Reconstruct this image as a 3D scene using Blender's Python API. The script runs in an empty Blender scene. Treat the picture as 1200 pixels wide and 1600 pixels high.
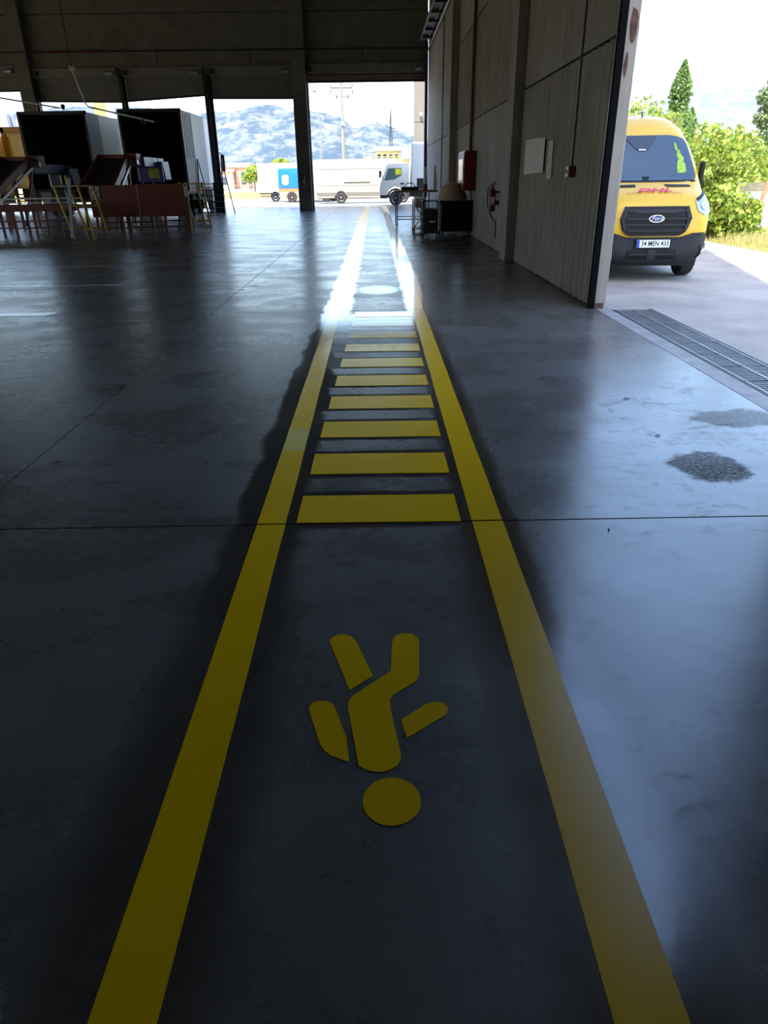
import bpy, bmesh, math, random
from mathutils import Vector, Matrix, noise
from mathutils.bvhtree import BVHTree
C = bpy.context.scene.collection
PI = math.pi
R = math.radians
# ------------------------------------------------------------------ camera, sky, sun, exposure
cam_d = bpy.data.cameras.new('camera'); cam = bpy.data.objects.new('camera', cam_d); C.objects.link(cam)
pitch, yaw, roll, F = R(25.9), R(0.33), R(0.85), 1075.0
fwd = Vector((math.sin(yaw)*math.cos(pitch), math.cos(yaw)*math.cos(pitch), -math.sin(pitch)))
r0 = Vector((math.cos(yaw), -math.sin(yaw), 0)); d0 = fwd.cross(r0)
rt = r0*math.cos(roll) + d0*math.sin(roll); dn = -r0*math.sin(roll) + d0*math.cos(roll)
m = Matrix((rt, -dn, -fwd)).transposed().to_4x4(); m.translation = Vector((0, 0, 1.6))
cam.matrix_world = m
cam_d.sensor_fit = 'VERTICAL'; cam_d.sensor_height = 32.0; cam_d.lens = F/1600*32.0
cam_d.clip_start = 0.05; cam_d.clip_end = 9000
bpy.context.scene.camera = cam
SUNDIR = Vector((0.245, 0.50, -1.0)).normalized()
w = bpy.data.worlds.new('sky'); bpy.context.scene.world = w; w.use_nodes = True
nt = w.node_tree; sky = nt.nodes.new('ShaderNodeTexSky'); sky.sky_type = 'NISHITA'
sky.sun_disc = False; sky.sun_elevation = math.asin(-SUNDIR.z)
sky.sun_rotation = math.atan2(-SUNDIR.x, -SUNDIR.y)
sky.air_density = 1.0; sky.dust_density = 1.6; sky.ozone_density = 1.5; sky.altitude = 50
bg = nt.nodes['Background']; bg.inputs[1].default_value = 0.34
nt.links.new(sky.outputs[0], bg.inputs[0])
sl = bpy.data.lights.new('sun', 'SUN'); sl.energy = 4.2; sl.angle = R(0.53); sl.color = (1, .96, .88)
so = bpy.data.objects.new('sun', sl); C.objects.link(so)
so.rotation_euler = SUNDIR.to_track_quat('-Z', 'Y').to_euler(); so.location = (-5, -10, 30)
vs = bpy.context.scene.view_settings
vs.view_transform = 'Standard'; vs.look = 'None'; vs.gamma = 1.0; vs.use_curve_mapping = False
vs.exposure = 1.45
bpy.context.scene.display_settings.display_device = 'sRGB'
cy = bpy.context.scene.cycles
cy.max_bounces = 10; cy.diffuse_bounces = 5; cy.glossy_bounces = 5; cy.transmission_bounces = 6
cy.sample_clamp_indirect = 6.0; cy.caustics_reflective = False; cy.caustics_refractive = False

# ------------------------------------------------------------------ materials
MAT = {}
def nd(t, kind, **kw):
    n = t.nodes.new(kind)
    for k, v in kw.items():
        if k in n.inputs: n.inputs[k].default_value = v
        else: setattr(n, k, v)
    return n
def mat(name, col, rough=.5, metal=0., spec=.5, noise_amt=0., nscale=8., bump=0., bscale=60., trans=0., coat=0., stretch=None, emit=None):
    if name in MAT: return MAT[name]
    mm = bpy.data.materials.new(name); mm.use_nodes = True; t = mm.node_tree
    b = t.nodes['Principled BSDF']
    b.inputs['Base Color'].default_value = (*col, 1); b.inputs['Roughness'].default_value = rough
    b.inputs['Metallic'].default_value = metal; b.inputs['Specular IOR Level'].default_value = spec
    b.inputs['Transmission Weight'].default_value = trans; b.inputs['Coat Weight'].default_value = coat
    g = t.nodes.new('ShaderNodeNewGeometry'); src = g.outputs['Position']
    if stretch:
        mp = t.nodes.new('ShaderNodeMapping'); mp.inputs['Scale'].default_value = stretch
        t.links.new(src, mp.inputs[0]); src = mp.outputs[0]
    if noise_amt:
        n = nd(t, 'ShaderNodeTexNoise', Scale=nscale, Detail=6.); t.links.new(src, n.inputs['Vector'])
        r = t.nodes.new('ShaderNodeValToRGB')
        a = [max(0, c*(1-noise_amt)) for c in col]; z = [min(1, c*(1+noise_amt)) for c in col]
        r.color_ramp.elements[0].position = .3; r.color_ramp.elements[1].position = .7
        r.color_ramp.elements[0].color = (*a, 1); r.color_ramp.elements[1].color = (*z, 1)
        t.links.new(n.outputs['Fac'], r.inputs[0]); t.links.new(r.outputs[0], b.inputs['Base Color'])
    if bump:
        n = nd(t, 'ShaderNodeTexNoise', Scale=bscale, Detail=4.); t.links.new(src, n.inputs['Vector'])
        bp = nd(t, 'ShaderNodeBump', Strength=bump, Distance=.01); t.links.new(n.outputs['Fac'], bp.inputs['Height'])
        t.links.new(bp.outputs[0], b.inputs['Normal'])
    if emit:
        b.inputs['Emission Color'].default_value = (*emit[:3], 1); b.inputs['Emission Strength'].default_value = emit[3]
    MAT[name] = mm; return mm

def math_node(t, op, a, b=None, c=None, clamp=False):
    n = t.nodes.new('ShaderNodeMath'); n.operation = op; n.use_clamp = clamp
    for i, v in enumerate((a, b, c)):
        if v is None: continue
        if isinstance(v, (int, float)): n.inputs[i].default_value = v
        else: t.links.new(v, n.inputs[i])
    return n.outputs[0]
def sstep(t, v, a, b):           # smooth 0..1 as v goes a..b
    n = t.nodes.new('ShaderNodeMapRange'); n.interpolation_type = 'SMOOTHSTEP'
    t.links.new(v, n.inputs[0]); n.inputs[1].default_value = a; n.inputs[2].default_value = b
    n.inputs[3].default_value = 0; n.inputs[4].default_value = 1
    return n.outputs[0]

def floor_material():
    mm = bpy.data.materials.new('polished_concrete'); mm.use_nodes = True; t = mm.node_tree; L = t.links.new
    b = t.nodes['Principled BSDF']; M = lambda *a, **k: math_node(t, *a, **k)
    g = t.nodes.new('ShaderNodeNewGeometry'); sx = t.nodes.new('ShaderNodeSeparateXYZ'); L(g.outputs['Position'], sx.inputs[0])
    X, Y = sx.outputs[0], sx.outputs[1]
    def nz(scale, detail=5., rough=.55, str_=(1, 1, 1), dist=0.):
        mp = t.nodes.new('ShaderNodeMapping'); mp.inputs['Scale'].default_value = str_; L(g.outputs['Position'], mp.inputs[0])
        n = nd(t, 'ShaderNodeTexNoise', Scale=scale, Detail=detail, Roughness=rough, Distortion=dist); L(mp.outputs[0], n.inputs['Vector'])
        return n.outputs['Fac']
    big, mid, fine, cloud = nz(.35, 4.), nz(1.6, 8., .65, dist=.6), nz(14., 8., .7), nz(.9, 6., .6, (1, 1.6, 1), .4)
    wob = nz(2.2, 6., .65)
    hf = nz(16., 4., .6, (.6, 1.6, 1))
    wv = M('ADD', M('MULTIPLY', M('SUBTRACT', wob, .5), .24), M('MULTIPLY', M('SUBTRACT', hf, .5), .05))
    # freshly varnished bands: along both lines and around the crossing bars
    grow = sstep(t, Y, 6.5, 11.)
    wv = M('MULTIPLY', wv, M('SUBTRACT', 1., M('MULTIPLY', M('SUBTRACT', 1., sstep(t, Y, 2., 3.3)), .75)))
    dl = M('SUBTRACT', M('ABSOLUTE', M('ADD', X, M('SUBTRACT', .59, M('MULTIPLY', grow, .07)))), wv)
    near = M('SUBTRACT', 1., sstep(t, Y, 2.2, 3.3))
    def edge_(d, lo, hi):
        hard = M('SUBTRACT', 1., sstep(t, d, lo, hi)); soft = M('MULTIPLY', M('SUBTRACT', 1., sstep(t, d, lo-.03, hi+.10)), .75)
        return M('ADD', M('MULTIPLY', hard, M('SUBTRACT', 1., near)), M('MULTIPLY', soft, near))
    bl = edge_(dl, .145, .205)
    dr = M('SUBTRACT', M('ABSOLUTE', M('SUBTRACT', X, .555)), M('MULTIPLY', wv, .6))
    br = edge_(dr, .11, .19)
    ph = M('FRACT', M('DIVIDE', M('SUBTRACT', M('ADD', Y, M('MULTIPLY', wv, .25)), 3.345), .65))   # 0 at bar centre
    pd = M('ABSOLUTE', M('SUBTRACT', ph, .5))                                            # .5 at the bar, 0 between
    inx = M('MULTIPLY', sstep(t, X, -.60, -.46), M('SUBTRACT', 1., sstep(t, X, .44, .60)))
    iny = M('MULTIPLY', sstep(t, Y, 3.05, 3.12), M('SUBTRACT', 1., sstep(t, Y, 9.2, 9.3)))
    far = sstep(t, Y, 6.2, 7.4)
    bars = M('MAXIMUM', sstep(t, pd, .12, .19), far)
    bc = M('MULTIPLY', M('MULTIPLY', inx, iny), bars)
    def spot(x, y, rx, ry):
        a = M('DIVIDE', M('SUBTRACT', X, x), rx); c = M('DIVIDE', M('SUBTRACT', Y, y), ry)
        d = M('ADD', M('SQRT', M('ADD', M('MULTIPLY', a, a), M('MULTIPLY', c, c))), M('MULTIPLY', wv, 1.2))
        return M('SUBTRACT', 1., sstep(t, d, .8, 1.02))
    sp = M('MULTIPLY', M('MAXIMUM', spot(.03, 11.4, .33, .55), spot(.03, 26.1, .3, 1.3)), .3)
    def spotn(x, y, rx, ry):
        a = M('DIVIDE', M('SUBTRACT', X, x), rx); c = M('DIVIDE', M('SUBTRACT', Y, y), ry)
        d = M('ADD', M('SQRT', M('ADD', M('MULTIPLY', a, a), M('MULTIPLY', c, c))), M('MULTIPLY', M('SUBTRACT', nz(5., 8., .7), .5), 1.6))
        return M('MULTIPLY', M('SUBTRACT', 1., sstep(t, d, .75, 1.05)), M('ADD', .45, M('MULTIPLY', sstep(t, nz(45., 4., .7), .3, .6), .55)))
    coat = M('MAXIMUM', M('MAXIMUM', bl, br), M('MAXIMUM', bc, sp))
    # rough worn stains on the right
    stain = M('MAXIMUM', spotn(2.0, 3.85, .24, .26), M('MULTIPLY', spotn(2.6, 4.75, .4, .22), .7))
    stain = M('MULTIPLY', stain, M('SUBTRACT', 1., coat))
    streak = nz(3.4, 9., .72, (1, 1.8, 1), 1.2)
    scuff = M('MULTIPLY', M('MULTIPLY', sstep(t, streak, .50, .68), sstep(t, fine, .30, .62)), sstep(t, nz(.7, 3.), .42, .60))
    scuff = M('MULTIPLY', scuff, M('SUBTRACT', 1., coat))
    cr = t.nodes.new('ShaderNodeValToRGB'); e = cr.color_ramp.elements
    e[0].position = .32; e[0].color = (.058, .054, .050, 1); e[1].position = .70; e[1].color = (.185, .175, .162, 1)
    mixv = M('ADD', M('MULTIPLY', cloud, .55), M('ADD', M('MULTIPLY', mid, .3), M('MULTIPLY', fine, .15)))
    L(mixv, cr.inputs[0])
    m1 = t.nodes.new('ShaderNodeMix'); m1.data_type = 'RGBA'; m1.inputs[7].default_value = (.022, .020, .017, 1)
    L(M('MULTIPLY', coat, .85), m1.inputs[0]); L(cr.outputs[0], m1.inputs[6])
    m2 = t.nodes.new('ShaderNodeMix'); m2.data_type = 'RGBA'; m2.inputs[7].default_value = (.05, .045, .04, 1)
    L(M('MULTIPLY', stain, .7), m2.inputs[0]); L(m1.outputs[2], m2.inputs[6]); L(m2.outputs[2], b.inputs['Base Color'])
    ro = M('ADD', .10, M('ADD', M('MULTIPLY', cloud, .28), M('MULTIPLY', fine, .08)))
    ro = M('ADD', ro, M('MULTIPLY', scuff, .16)); ro = M('ADD', ro, M('MULTIPLY', stain, .30))
    ro = M('MULTIPLY', ro, M('SUBTRACT', 1., M('MULTIPLY', coat, .80)))
    ro = M('ADD', ro, M('MULTIPLY', coat, M('ADD', .02, M('MULTIPLY', cloud, .10))))
    L(ro, b.inputs['Roughness'])
    L(M('MULTIPLY', coat, .4), b.inputs['Coat Weight']); b.inputs['Coat Roughness'].default_value = .07
    b.inputs['IOR'].default_value = 1.62
    L(M('SUBTRACT', M('SUBTRACT', 1., M('MULTIPLY', sstep(t, mid, .4, .62), .16)), M('MULTIPLY', M('MAXIMUM', stain, M('MULTIPLY', scuff, .75)), .8)), b.inputs['Specular IOR Level'])
    wave = nz(3.2, 3., .5)
    bh = M('ADD', M('MULTIPLY', M('ADD', M('MULTIPLY', fine, .05), M('MULTIPLY', streak, .13)), M('SUBTRACT', 1., coat)), M('MULTIPLY', wave, .5))
    bp = nd(t, 'ShaderNodeBump', Strength=.5, Distance=.005); L(bh, bp.inputs['Height']); L(bp.outputs[0], b.inputs['Normal'])
    return mm
FLOORM = floor_material()
def wall_concrete(name, a, z, sc=(5.5, 5.5, .22)):
    mm = bpy.data.materials.new(name); mm.use_nodes = True; t = mm.node_tree; L = t.links.new; b = t.nodes['Principled BSDF']
    g = t.nodes.new('ShaderNodeNewGeometry')
    mp = t.nodes.new('ShaderNodeMapping'); mp.inputs['Scale'].default_value = sc; L(g.outputs['Position'], mp.inputs[0])
    n1 = nd(t, 'ShaderNodeTexNoise', Scale=2.2, Detail=6., Roughness=.6); L(mp.outputs[0], n1.inputs['Vector'])
    n2 = nd(t, 'ShaderNodeTexNoise', Scale=1.1, Detail=8., Roughness=.65); L(g.outputs['Position'], n2.inputs['Vector'])
    v = math_node(t, 'ADD', math_node(t, 'MULTIPLY', n1.outputs['Fac'], .55), math_node(t, 'MULTIPLY', n2.outputs['Fac'], .45))
    cr = t.nodes.new('ShaderNodeValToRGB'); e = cr.color_ramp.elements
    e[0].position = .33; e[0].color = (*a, 1); e[1].position = .68; e[1].color = (*z, 1)
    L(v, cr.inputs[0]); L(cr.outputs[0], b.inputs['Base Color']); b.inputs['Roughness'].default_value = .85
    n3 = nd(t, 'ShaderNodeTexNoise', Scale=25., Detail=6.); L(g.outputs['Position'], n3.inputs['Vector'])
    bp = nd(t, 'ShaderNodeBump', Strength=.25, Distance=.01); L(n3.outputs['Fac'], bp.inputs['Height']); L(bp.outputs[0], b.inputs['Normal'])
    MAT[name] = mm; return mm
WC = wall_concrete('precast_concrete', (.22, .20, .185), (.42, .39, .365))
WCD = wall_concrete('back_wall_concrete', (.17, .155, .138), (.26, .24, .215), (1, 1, 1))
WCP = wall_concrete('pier_concrete', (.22, .19, .16), (.37, .325, .28))
YARD = mat('yard_concrete', (.38, .335, .30), .75, noise_amt=.22, nscale=1.2, bump=.15, bscale=20)
PAINT = mat('yellow_floor_paint', (.84, .50, .0), .22, noise_amt=.05, nscale=3, spec=.5)
def paint_material():
    mm = PAINT; t = mm.node_tree; L = t.links.new; b = t.nodes['Principled BSDF']; M = lambda *a, **k: math_node(t, *a, **k)
    g = t.nodes.new('ShaderNodeNewGeometry'); sx = t.nodes.new('ShaderNodeSeparateXYZ'); L(g.outputs['Position'], sx.inputs[0])
    X, Y = sx.outputs[0], sx.outputs[1]
    n = nd(t, 'ShaderNodeTexNoise', Scale=9., Detail=5.); L(g.outputs['Position'], n.inputs['Vector'])
    w_ = M('MULTIPLY', M('SUBTRACT', n.outputs['Fac'], .5), 1.3)
    lag = M('MULTIPLY', sstep(t, X, .45, .5), 1.7)
    wet = sstep(t, M('SUBTRACT', M('ADD', Y, w_), lag), 7.0, 7.9)
    ro = M('SUBTRACT', .22, M('MULTIPLY', wet, .12)); L(ro, b.inputs['Roughness'])
    L(M('ADD', .5, M('MULTIPLY', wet, .5)), b.inputs['Specular IOR Level'])
    L(M('MULTIPLY', wet, .7), b.inputs['Coat Weight']); b.inputs['Coat Roughness'].default_value = .09
    src = b.inputs['Base Color'].links[0].from_socket
    patch = M('MULTIPLY', M('MULTIPLY', M('SUBTRACT', 1., sstep(t, X, -.48, -.47)), sstep(t, Y, 4.22, 4.26)), M('SUBTRACT', 1., sstep(t, M('ADD', Y, M('MULTIPLY', w_, .1)), 4.62, 4.72)))  # paler patch on the left line, its glare put into the colour
    mx = t.nodes.new('ShaderNodeMix'); mx.data_type = 'RGBA'; mx.inputs[7].default_value = (.72, .60, .16, 1)
    L(M('MULTIPLY', patch, .8), mx.inputs[0]); L(src, mx.inputs[6]); L(mx.outputs[2], b.inputs['Base Color'])
paint_material()
WHITEP = mat('white_floor_paint', (.85, .87, .90), .2, noise_amt=.15, nscale=6)
BLACK = mat('black_plastic', (.006, .006, .007), .5, spec=.25)
RUBBER = mat('rubber', (.016, .016, .017), .75)
DARKST = mat('dark_steel', (.03, .03, .033), .5, metal=.3)
GALV = mat('galvanised_steel', (.42, .43, .45), .38, metal=.8, noise_amt=.15, nscale=12)
SHUT = mat('shutter_steel', (.24, .225, .205), .6, noise_amt=.12, nscale=2)
REDST = mat('red_painted_steel', (.15, .030, .018), .5, noise_amt=.2, nscale=4)
REDEQ = mat('fire_red', (.17, .009, .010), .4)
FRRED = mat('maroon_frame', (.13, .022, .03), .5)
YEQ = mat('yellow_painted_tube', (.42, .30, .03), .5, noise_amt=.15)
BLUEM = mat('blue_machine', (.10, .12, .34), .4, noise_amt=.1)
WHITE = mat('white_paint', (.78, .79, .80), .35)
VWHITE = mat('vehicle_white', (.62, .62, .60), .35, coat=.2)
VSILVER = mat('vehicle_cream', (.40, .37, .31), .4, coat=.1)
VYEL = mat('vehicle_yellow', (.72, .41, .004), .35, coat=.15)
VGREY = mat('bumper_grey', (.022, .023, .027), .6, spec=.3)
GLASSD = mat('dark_glass', (.02, .045, .08), .05, spec=.7)
CHROME = mat('chrome', (.7, .7, .72), .15, metal=1.)
LAMPG = mat('headlamp_glass', (.42, .45, .48), .12, metal=.6)
BLUEB = mat('badge_blue', (.01, .03, .16), .4)
PLATEW = mat('plate_white', (.85, .86, .87), .4)
PAPER = mat('paper', (.78, .74, .74), .8, noise_amt=.06, nscale=5)
CLOTH = mat('beige_sack', (.42, .34, .24), .9, noise_amt=.2, nscale=20, bump=.3)
WOOD = mat('plywood', (.35, .22, .13), .7, noise_amt=.2, nscale=9)
TRIN = mat('trailer_inside', (.035, .03, .028), .8)
TRSIDE = mat('trailer_cream_sunlit', (.72, .60, .40), .5, noise_amt=.08)  # cream raised and warmed in place of sun on this side
BARK = mat('bark', (.24, .14, .09), .9, noise_amt=.3, nscale=10, bump=.5)
RUST = mat('rust', (.09, .04, .028), .9, noise_amt=.5, nscale=12, bump=.5)
LABELY = mat('yellow_label', (.6, .62, .05), .5)
REDTXT = mat('red_print', (.62, .015, .05), .4)
def leafmat(name, col, col2):
    mm = bpy.data.materials.new(name); mm.use_nodes = True; t = mm.node_tree; L = t.links.new
    b = t.nodes['Principled BSDF']; out = t.nodes['Material Output']
    g = t.nodes.new('ShaderNodeNewGeometry'); r = t.nodes.new('ShaderNodeValToRGB')
    r.color_ramp.elements[0].color = (*col, 1); r.color_ramp.elements[1].color = (*col2, 1)
    L(g.outputs['Random Per Island'], r.inputs[0]); L(r.outputs[0], b.inputs['Base Color']); b.inputs['Roughness'].default_value = .5
    tr = t.nodes.new('ShaderNodeBsdfTranslucent'); L(r.outputs[0], tr.inputs[0])
    mx = t.nodes.new('ShaderNodeMixShader'); mx.inputs[0].default_value = .45
    L(b.outputs[0], mx.inputs[1]); L(tr.outputs[0], mx.inputs[2]); L(mx.outputs[0], out.inputs[0])
    MAT[name] = mm; return mm
LEAF = leafmat('bright_leaves', (.13, .24, .03), (.46, .50, .08))
LEAFD = leafmat('cypress_leaves', (.08, .17, .04), (.26, .38, .10))
LEAFP = leafmat('pine_leaves', (.14, .22, .10), (.36, .42, .20))
GRASS = leafmat('dry_grass', (.38, .36, .12), (.66, .56, .26))

# ------------------------------------------------------------------ mesh builder
class MB:
    def __init__(s): s.v = []; s.f = []; s.mi = []; s.m = 0
    def add(s, vs, fs):
        o = len(s.v); s.v += [Vector(p) for p in vs]; s.f += [[i+o for i in f] for f in fs]; s.mi += [s.m]*len(fs); return s
    def box(s, x0, x1, y0, y1, z0, z1):
        v = [(x, y, z) for z in (z0, z1) for y in (y0, y1) for x in (x0, x1)]
        return s.add(v, [(0, 2, 3, 1), (4, 5, 7, 6), (0, 1, 5, 4), (2, 6, 7, 3), (0, 4, 6, 2), (1, 3, 7, 5)])
    def bar(s, a, b, wd, ht, up=(0, 0, 1)):   # rectangular bar from a to b
        a = Vector(a); b = Vector(b); d = (b-a).normalized(); u = Vector(up)
        if abs(d.dot(u)) > .98: u = Vector((0, 1, 0))
        r = d.cross(u).normalized()*wd/2; u2 = r.cross(d).normalized()*ht/2
        v = [p+i*r+j*u2 for p in (a, b) for i, j in ((-1, -1), (1, -1), (1, 1), (-1, 1))]
        return s.add(v, [(0, 1, 2, 3), (7, 6, 5, 4), (0, 4, 5, 1), (1, 5, 6, 2), (2, 6, 7, 3), (3, 7, 4, 0)])
    def tube(s, pts, rad, n=8, cap=True):
        pts = [Vector(p) for p in pts]; k = len(pts)
        rads = rad if isinstance(rad, (list, tuple)) else [rad]*k
        vs = []; pr = None
        for i, p in enumerate(pts):
            d = (pts[min(i+1, k-1)]-pts[max(i-1, 0)]).normalized()
            if pr is None:
                pr = d.orthogonal().normalized()
            pr = (pr-d*pr.dot(d)).normalized(); q = d.cross(pr)
            for j in range(n):
                a = 2*PI*j/n; vs.append(p+(pr*math.cos(a)+q*math.sin(a))*rads[i])
        fs = [[i*n+j, i*n+(j+1) % n, (i+1)*n+(j+1) % n, (i+1)*n+j] for i in range(k-1) for j in range(n)]
        if cap: fs += [list(range(n))[::-1], [(k-1)*n+j for j in range(n)]]
        return s.add(vs, fs)
    def prism(s, pts2, h0, h1, axis='z'):     # outline extruded along axis
        n = len(pts2)
        def P(a, b, h): return {'z': (a, b, h), 'y': (a, h, b), 'x': (h, a, b)}[axis]
        vs = [P(a, b, h0) for a, b in pts2]+[P(a, b, h1) for a, b in pts2]
        return s.add(vs, [list(range(n))[::-1], list(range(n, 2*n))]+[[i, (i+1) % n, (i+1) % n+n, i+n] for i in range(n)])
    def lathe(s, prof, c=(0, 0, 0), n=16, axis='z'):   # prof: (r,h)
        c = Vector(c); vs = []
        for r, h in prof:
            for j in range(n):
                a = 2*PI*j/n; x, y = r*math.cos(a), r*math.sin(a)
                vs.append(c+Vector({'z': (x, y, h), 'x': (h, x, y), 'y': (x, h, y)}[axis]))
        k = len(prof); fs = [[i*n+j, i*n+(j+1) % n, (i+1)*n+(j+1) % n, (i+1)*n+j] for i in range(k-1) for j in range(n)]
        fs += [list(range(n))[::-1], [(k-1)*n+j for j in range(n)]]
        return s.add(vs, fs)
    def build(s, name, mats, parent=None, bevel=0., smooth=False, local=False):
        me = bpy.data.meshes.new(name)
        off = Vector((0, 0, 0)) if (local or parent is None) else wloc(parent)
        me.from_pydata([p-off for p in s.v], [], s.f)
        if not isinstance(mats, (list, tuple)): mats = [mats]
        for q in mats: me.materials.append(q)
        if len(mats) > 1: me.polygons.foreach_set('material_index', s.mi)
        bm = bmesh.new(); bm.from_mesh(me)
        bmesh.ops.recalc_face_normals(bm, faces=bm.faces)
        if bevel: 
            ed = [e for e in bm.edges if len(e.link_faces) == 2 and e.calc_face_angle(0) > .5]
            bmesh.ops.bevel(bm, geom=ed, offset=bevel, segments=2, affect='EDGES', profile=.6)
        bm.to_mesh(me); bm.free()
        if smooth:
            me.polygons.foreach_set('use_smooth', [True]*len(me.polygons))
            try: me.set_sharp_from_angle(angle=R(38))
            except Exception: pass
        o = bpy.data.objects.new(name, me); C.objects.link(o)
        if parent: o.parent = parent
        return o
def wloc(o):
    v = Vector((0, 0, 0))
    while o: v = v+o.location; o = o.parent
    return v
def box(*a): return MB().box(*a)
def tag(o, label=None, cat=None, group=None, kind=None):
    if label: o['label'] = label
    if cat: o['category'] = cat
    if group: o['group'] = group
    if kind: o['kind'] = kind
    return o
def thing(name, label, cat, loc=(0, 0, 0), rz=0., group=None):
    o = bpy.data.objects.new(name, None); C.objects.link(o); o.location = loc; o.rotation_euler = (0, 0, rz)
    o.empty_display_size = .2
    return tag(o, label, cat, group)
def copy_tree(o, parent=None):
    c = o.copy(); C.objects.link(c); c.parent = parent
    for ch in list(o.children): copy_tree(ch, c)
    return c
def struct(name, loc=(0, 0, 0)):
    o = bpy.data.objects.new(name, None); C.objects.link(o); o.location = loc; o['kind'] = 'structure'; return o

def text_mesh(name, body, size, mt, parent, loc, rot, extrude=.002, xs=1., bold=0., shear=0.):
    cu = bpy.data.curves.new(name, 'FONT'); cu.body = body; cu.size = size; cu.extrude = extrude; cu.offset = bold
    cu.align_x = 'CENTER'; cu.align_y = 'CENTER'; cu.shear = shear; cu.resolution_u = 3
    o = bpy.data.objects.new(name, cu); C.objects.link(o)
    dg = bpy.context.evaluated_depsgraph_get(); me = bpy.data.meshes.new_from_object(o.evaluated_get(dg))
    bpy.data.objects.remove(o); me.materials.clear(); me.materials.append(mt)
    o = bpy.data.objects.new(name, me); C.objects.link(o); o.parent = parent; o.location = loc; o.rotation_euler = rot
    o.scale = (xs, 1, 1)
    return o

# ================================================================== THE SETTING
WX, BY, TOP = 2.85, 42.0, 13.2
# floor slabs with open joints
fl = struct('floor')
xs = [-32, -27.4, -21.1, -14.8, -8.5, -2.21, 2.90]; ys = [-12, -3.1, 3.17, 9.5, 15.8, 22.1, 28.4, 34.7, 41.7, 47.5]
for i in range(len(xs)-1):
    for j in range(len(ys)-1):
        g = .006
        box(xs[i]+g, xs[i+1]-g, ys[j]+g, ys[j+1]-g, -.15, 0).build('slab', FLOORM, fl)
box(-32, 2.9, -12, 47.5, -.25, -.03).build('joint_filler', mat('joint_dark', (.01, .01, .01), .9), fl)
box(2.905, 3.09, 4.2, 9.42, -.2, -.002).build('threshold_strip', mat('threshold_concrete', (.26, .25, .25), .55, noise_amt=.25, nscale=5), fl)
# outside ground
gr = struct('ground')
MB().box(3.09, 8.65, 9.30, 70, -.3, -.004).box(3.62, 8.65, -30, 9.30, -.3, -.004).box(3.09, 3.62, -30, 4.2, -.3, -.004).build('yard_slab', YARD, gr)
MB().box(2.9, 3.09, 9.42, 70, -.3, -.008).box(2.9, 3.09, -30, 4.2, -.3, -.008).build('kerb', YARD, gr)
box(-60, 2.9, 47.5, 70, -.3, -.004).build('yard_slab', mat('yard_back', (.50, .45, .40), .8, noise_amt=.15, nscale=.8), gr)
EARTH = mat('dry_earth', (.46, .40, .22), .9, noise_amt=.3, nscale=.3)
MB().box(-900, 900, 70, 1500, -.3, -.03).box(8.65, 900, -60, 70, -.3, -.03).box(-900, -60, -60, 70, -.3, -.03).box(-60, 8.65, -60, -30, -.3, -.03).box(-60, -32.3, -30, 47.5, -.3, -.02).box(-32.3, 2.9, -30, -12.2, -.3, -.02).build('field', EARTH, gr)

def fluted(x, y0, y1, z0, z1, pitch, depth):     # vertical flutes on an X-facing panel, outward = -x
    mb = MB(); n = max(2, int((y1-y0)/pitch)); k = 6; pts = []
    for i in range(n):
        for j in range(k):
            u = (i+j/k)/n; pts.append((x+depth*(.5-.5*math.cos(2*PI*j/k)), y0+(y1-y0)*u))
    pts.append((x, y1)); pts += [(x+.10, y1), (x+.10, y0)]
    return mb.prism(pts, z0, z1, 'z')
wr = struct('wall_right')
rnd = random.Random(3)
zb = [0, 3.06, 5.46, 7.9, 10.3, TOP]
segs = [(9.52, 15.05), (15.8, 22.35), (22.45, 26.85), (27.65, 33.0), (33.05, 41.7)]
for si, (a, b_) in enumerate(segs):
    for zi in range(5):
        z0, z1 = zb[zi]+.014, zb[zi+1]-.014
        fl_ = (si == 0 and zi == 0) or (si in (1, 2) and zi == 1)
        if fl_: fluted(WX, a, b_, z0, z1, .27 if si == 0 else .30, .035).build('panel', WC, wr)
        else: box(WX+rnd.uniform(0, .006), WX+.10, a, b_, z0, z1).build('panel', WC, wr, bevel=.008)
for (a, b_) in ((-12, -3.9), (-3.85, 4.3)):
    for zi in range(5): box(WX, WX+.10, a, b_, zb[zi]+.014, zb[zi+1]-.014).build('panel', WC, wr)
for zi, (z0, z1) in enumerate(((6.6, 7.88), (7.92, 10.28), (10.32, TOP))):
    box(WX, WX+.10, 4.32, 9.4, z0, z1).build('panel', WC, wr)
MB().box(WX+.09, WX+.17, 9.47, 42.3, 0, TOP).box(WX+.09, WX+.17, -12, 4.3, 0, TOP).box(WX+.09, WX+.17, 4.3, 9.47, 6.6, TOP).build('wall_core', WCD, wr)
# pier at the end of the wall, rusty patch, black rail
pier = MB(); pts = []
rn = random.Random(5)
N = 60
vsL = []
for i in range(N+1):
    z = 6.6*i/N; e = .012*noise.noise(Vector((0, 0, z*2.3)))+.008*noise.noise(Vector((3, 0, z*7)))
    vsL.append([(2.885, 9.38, z), (3.025+e, 9.38, z), (3.04+e, 9.41, z), (3.04, 9.5, z), (2.885, 9.5, z)])
vv = [p for r_ in vsL for p in r_]
ff = [[i*5+j, i*5+(j+1) % 5, (i+1)*5+(j+1) % 5, (i+1)*5+j] for i in range(N) for j in range(5)]+[[0, 1, 2, 3, 4], [N*5+k for k in range(5)]]
pier.add(vv, ff).build('end_pier', WCP, wr)
pr = []
for i in range(14):
    a = 2*PI*i/14; pr.append((2.965+(.042+.02*noise.noise(Vector((i*.9, 1, 0))))*math.cos(a), 3.12+(.17+.07*noise.noise(Vector((i*.9, 5, 0))))*math.sin(a)))
MB().prism(pr, 9.374, 9.381, 'y').build('rust_patch', RUST, wr)
pr = []
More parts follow.
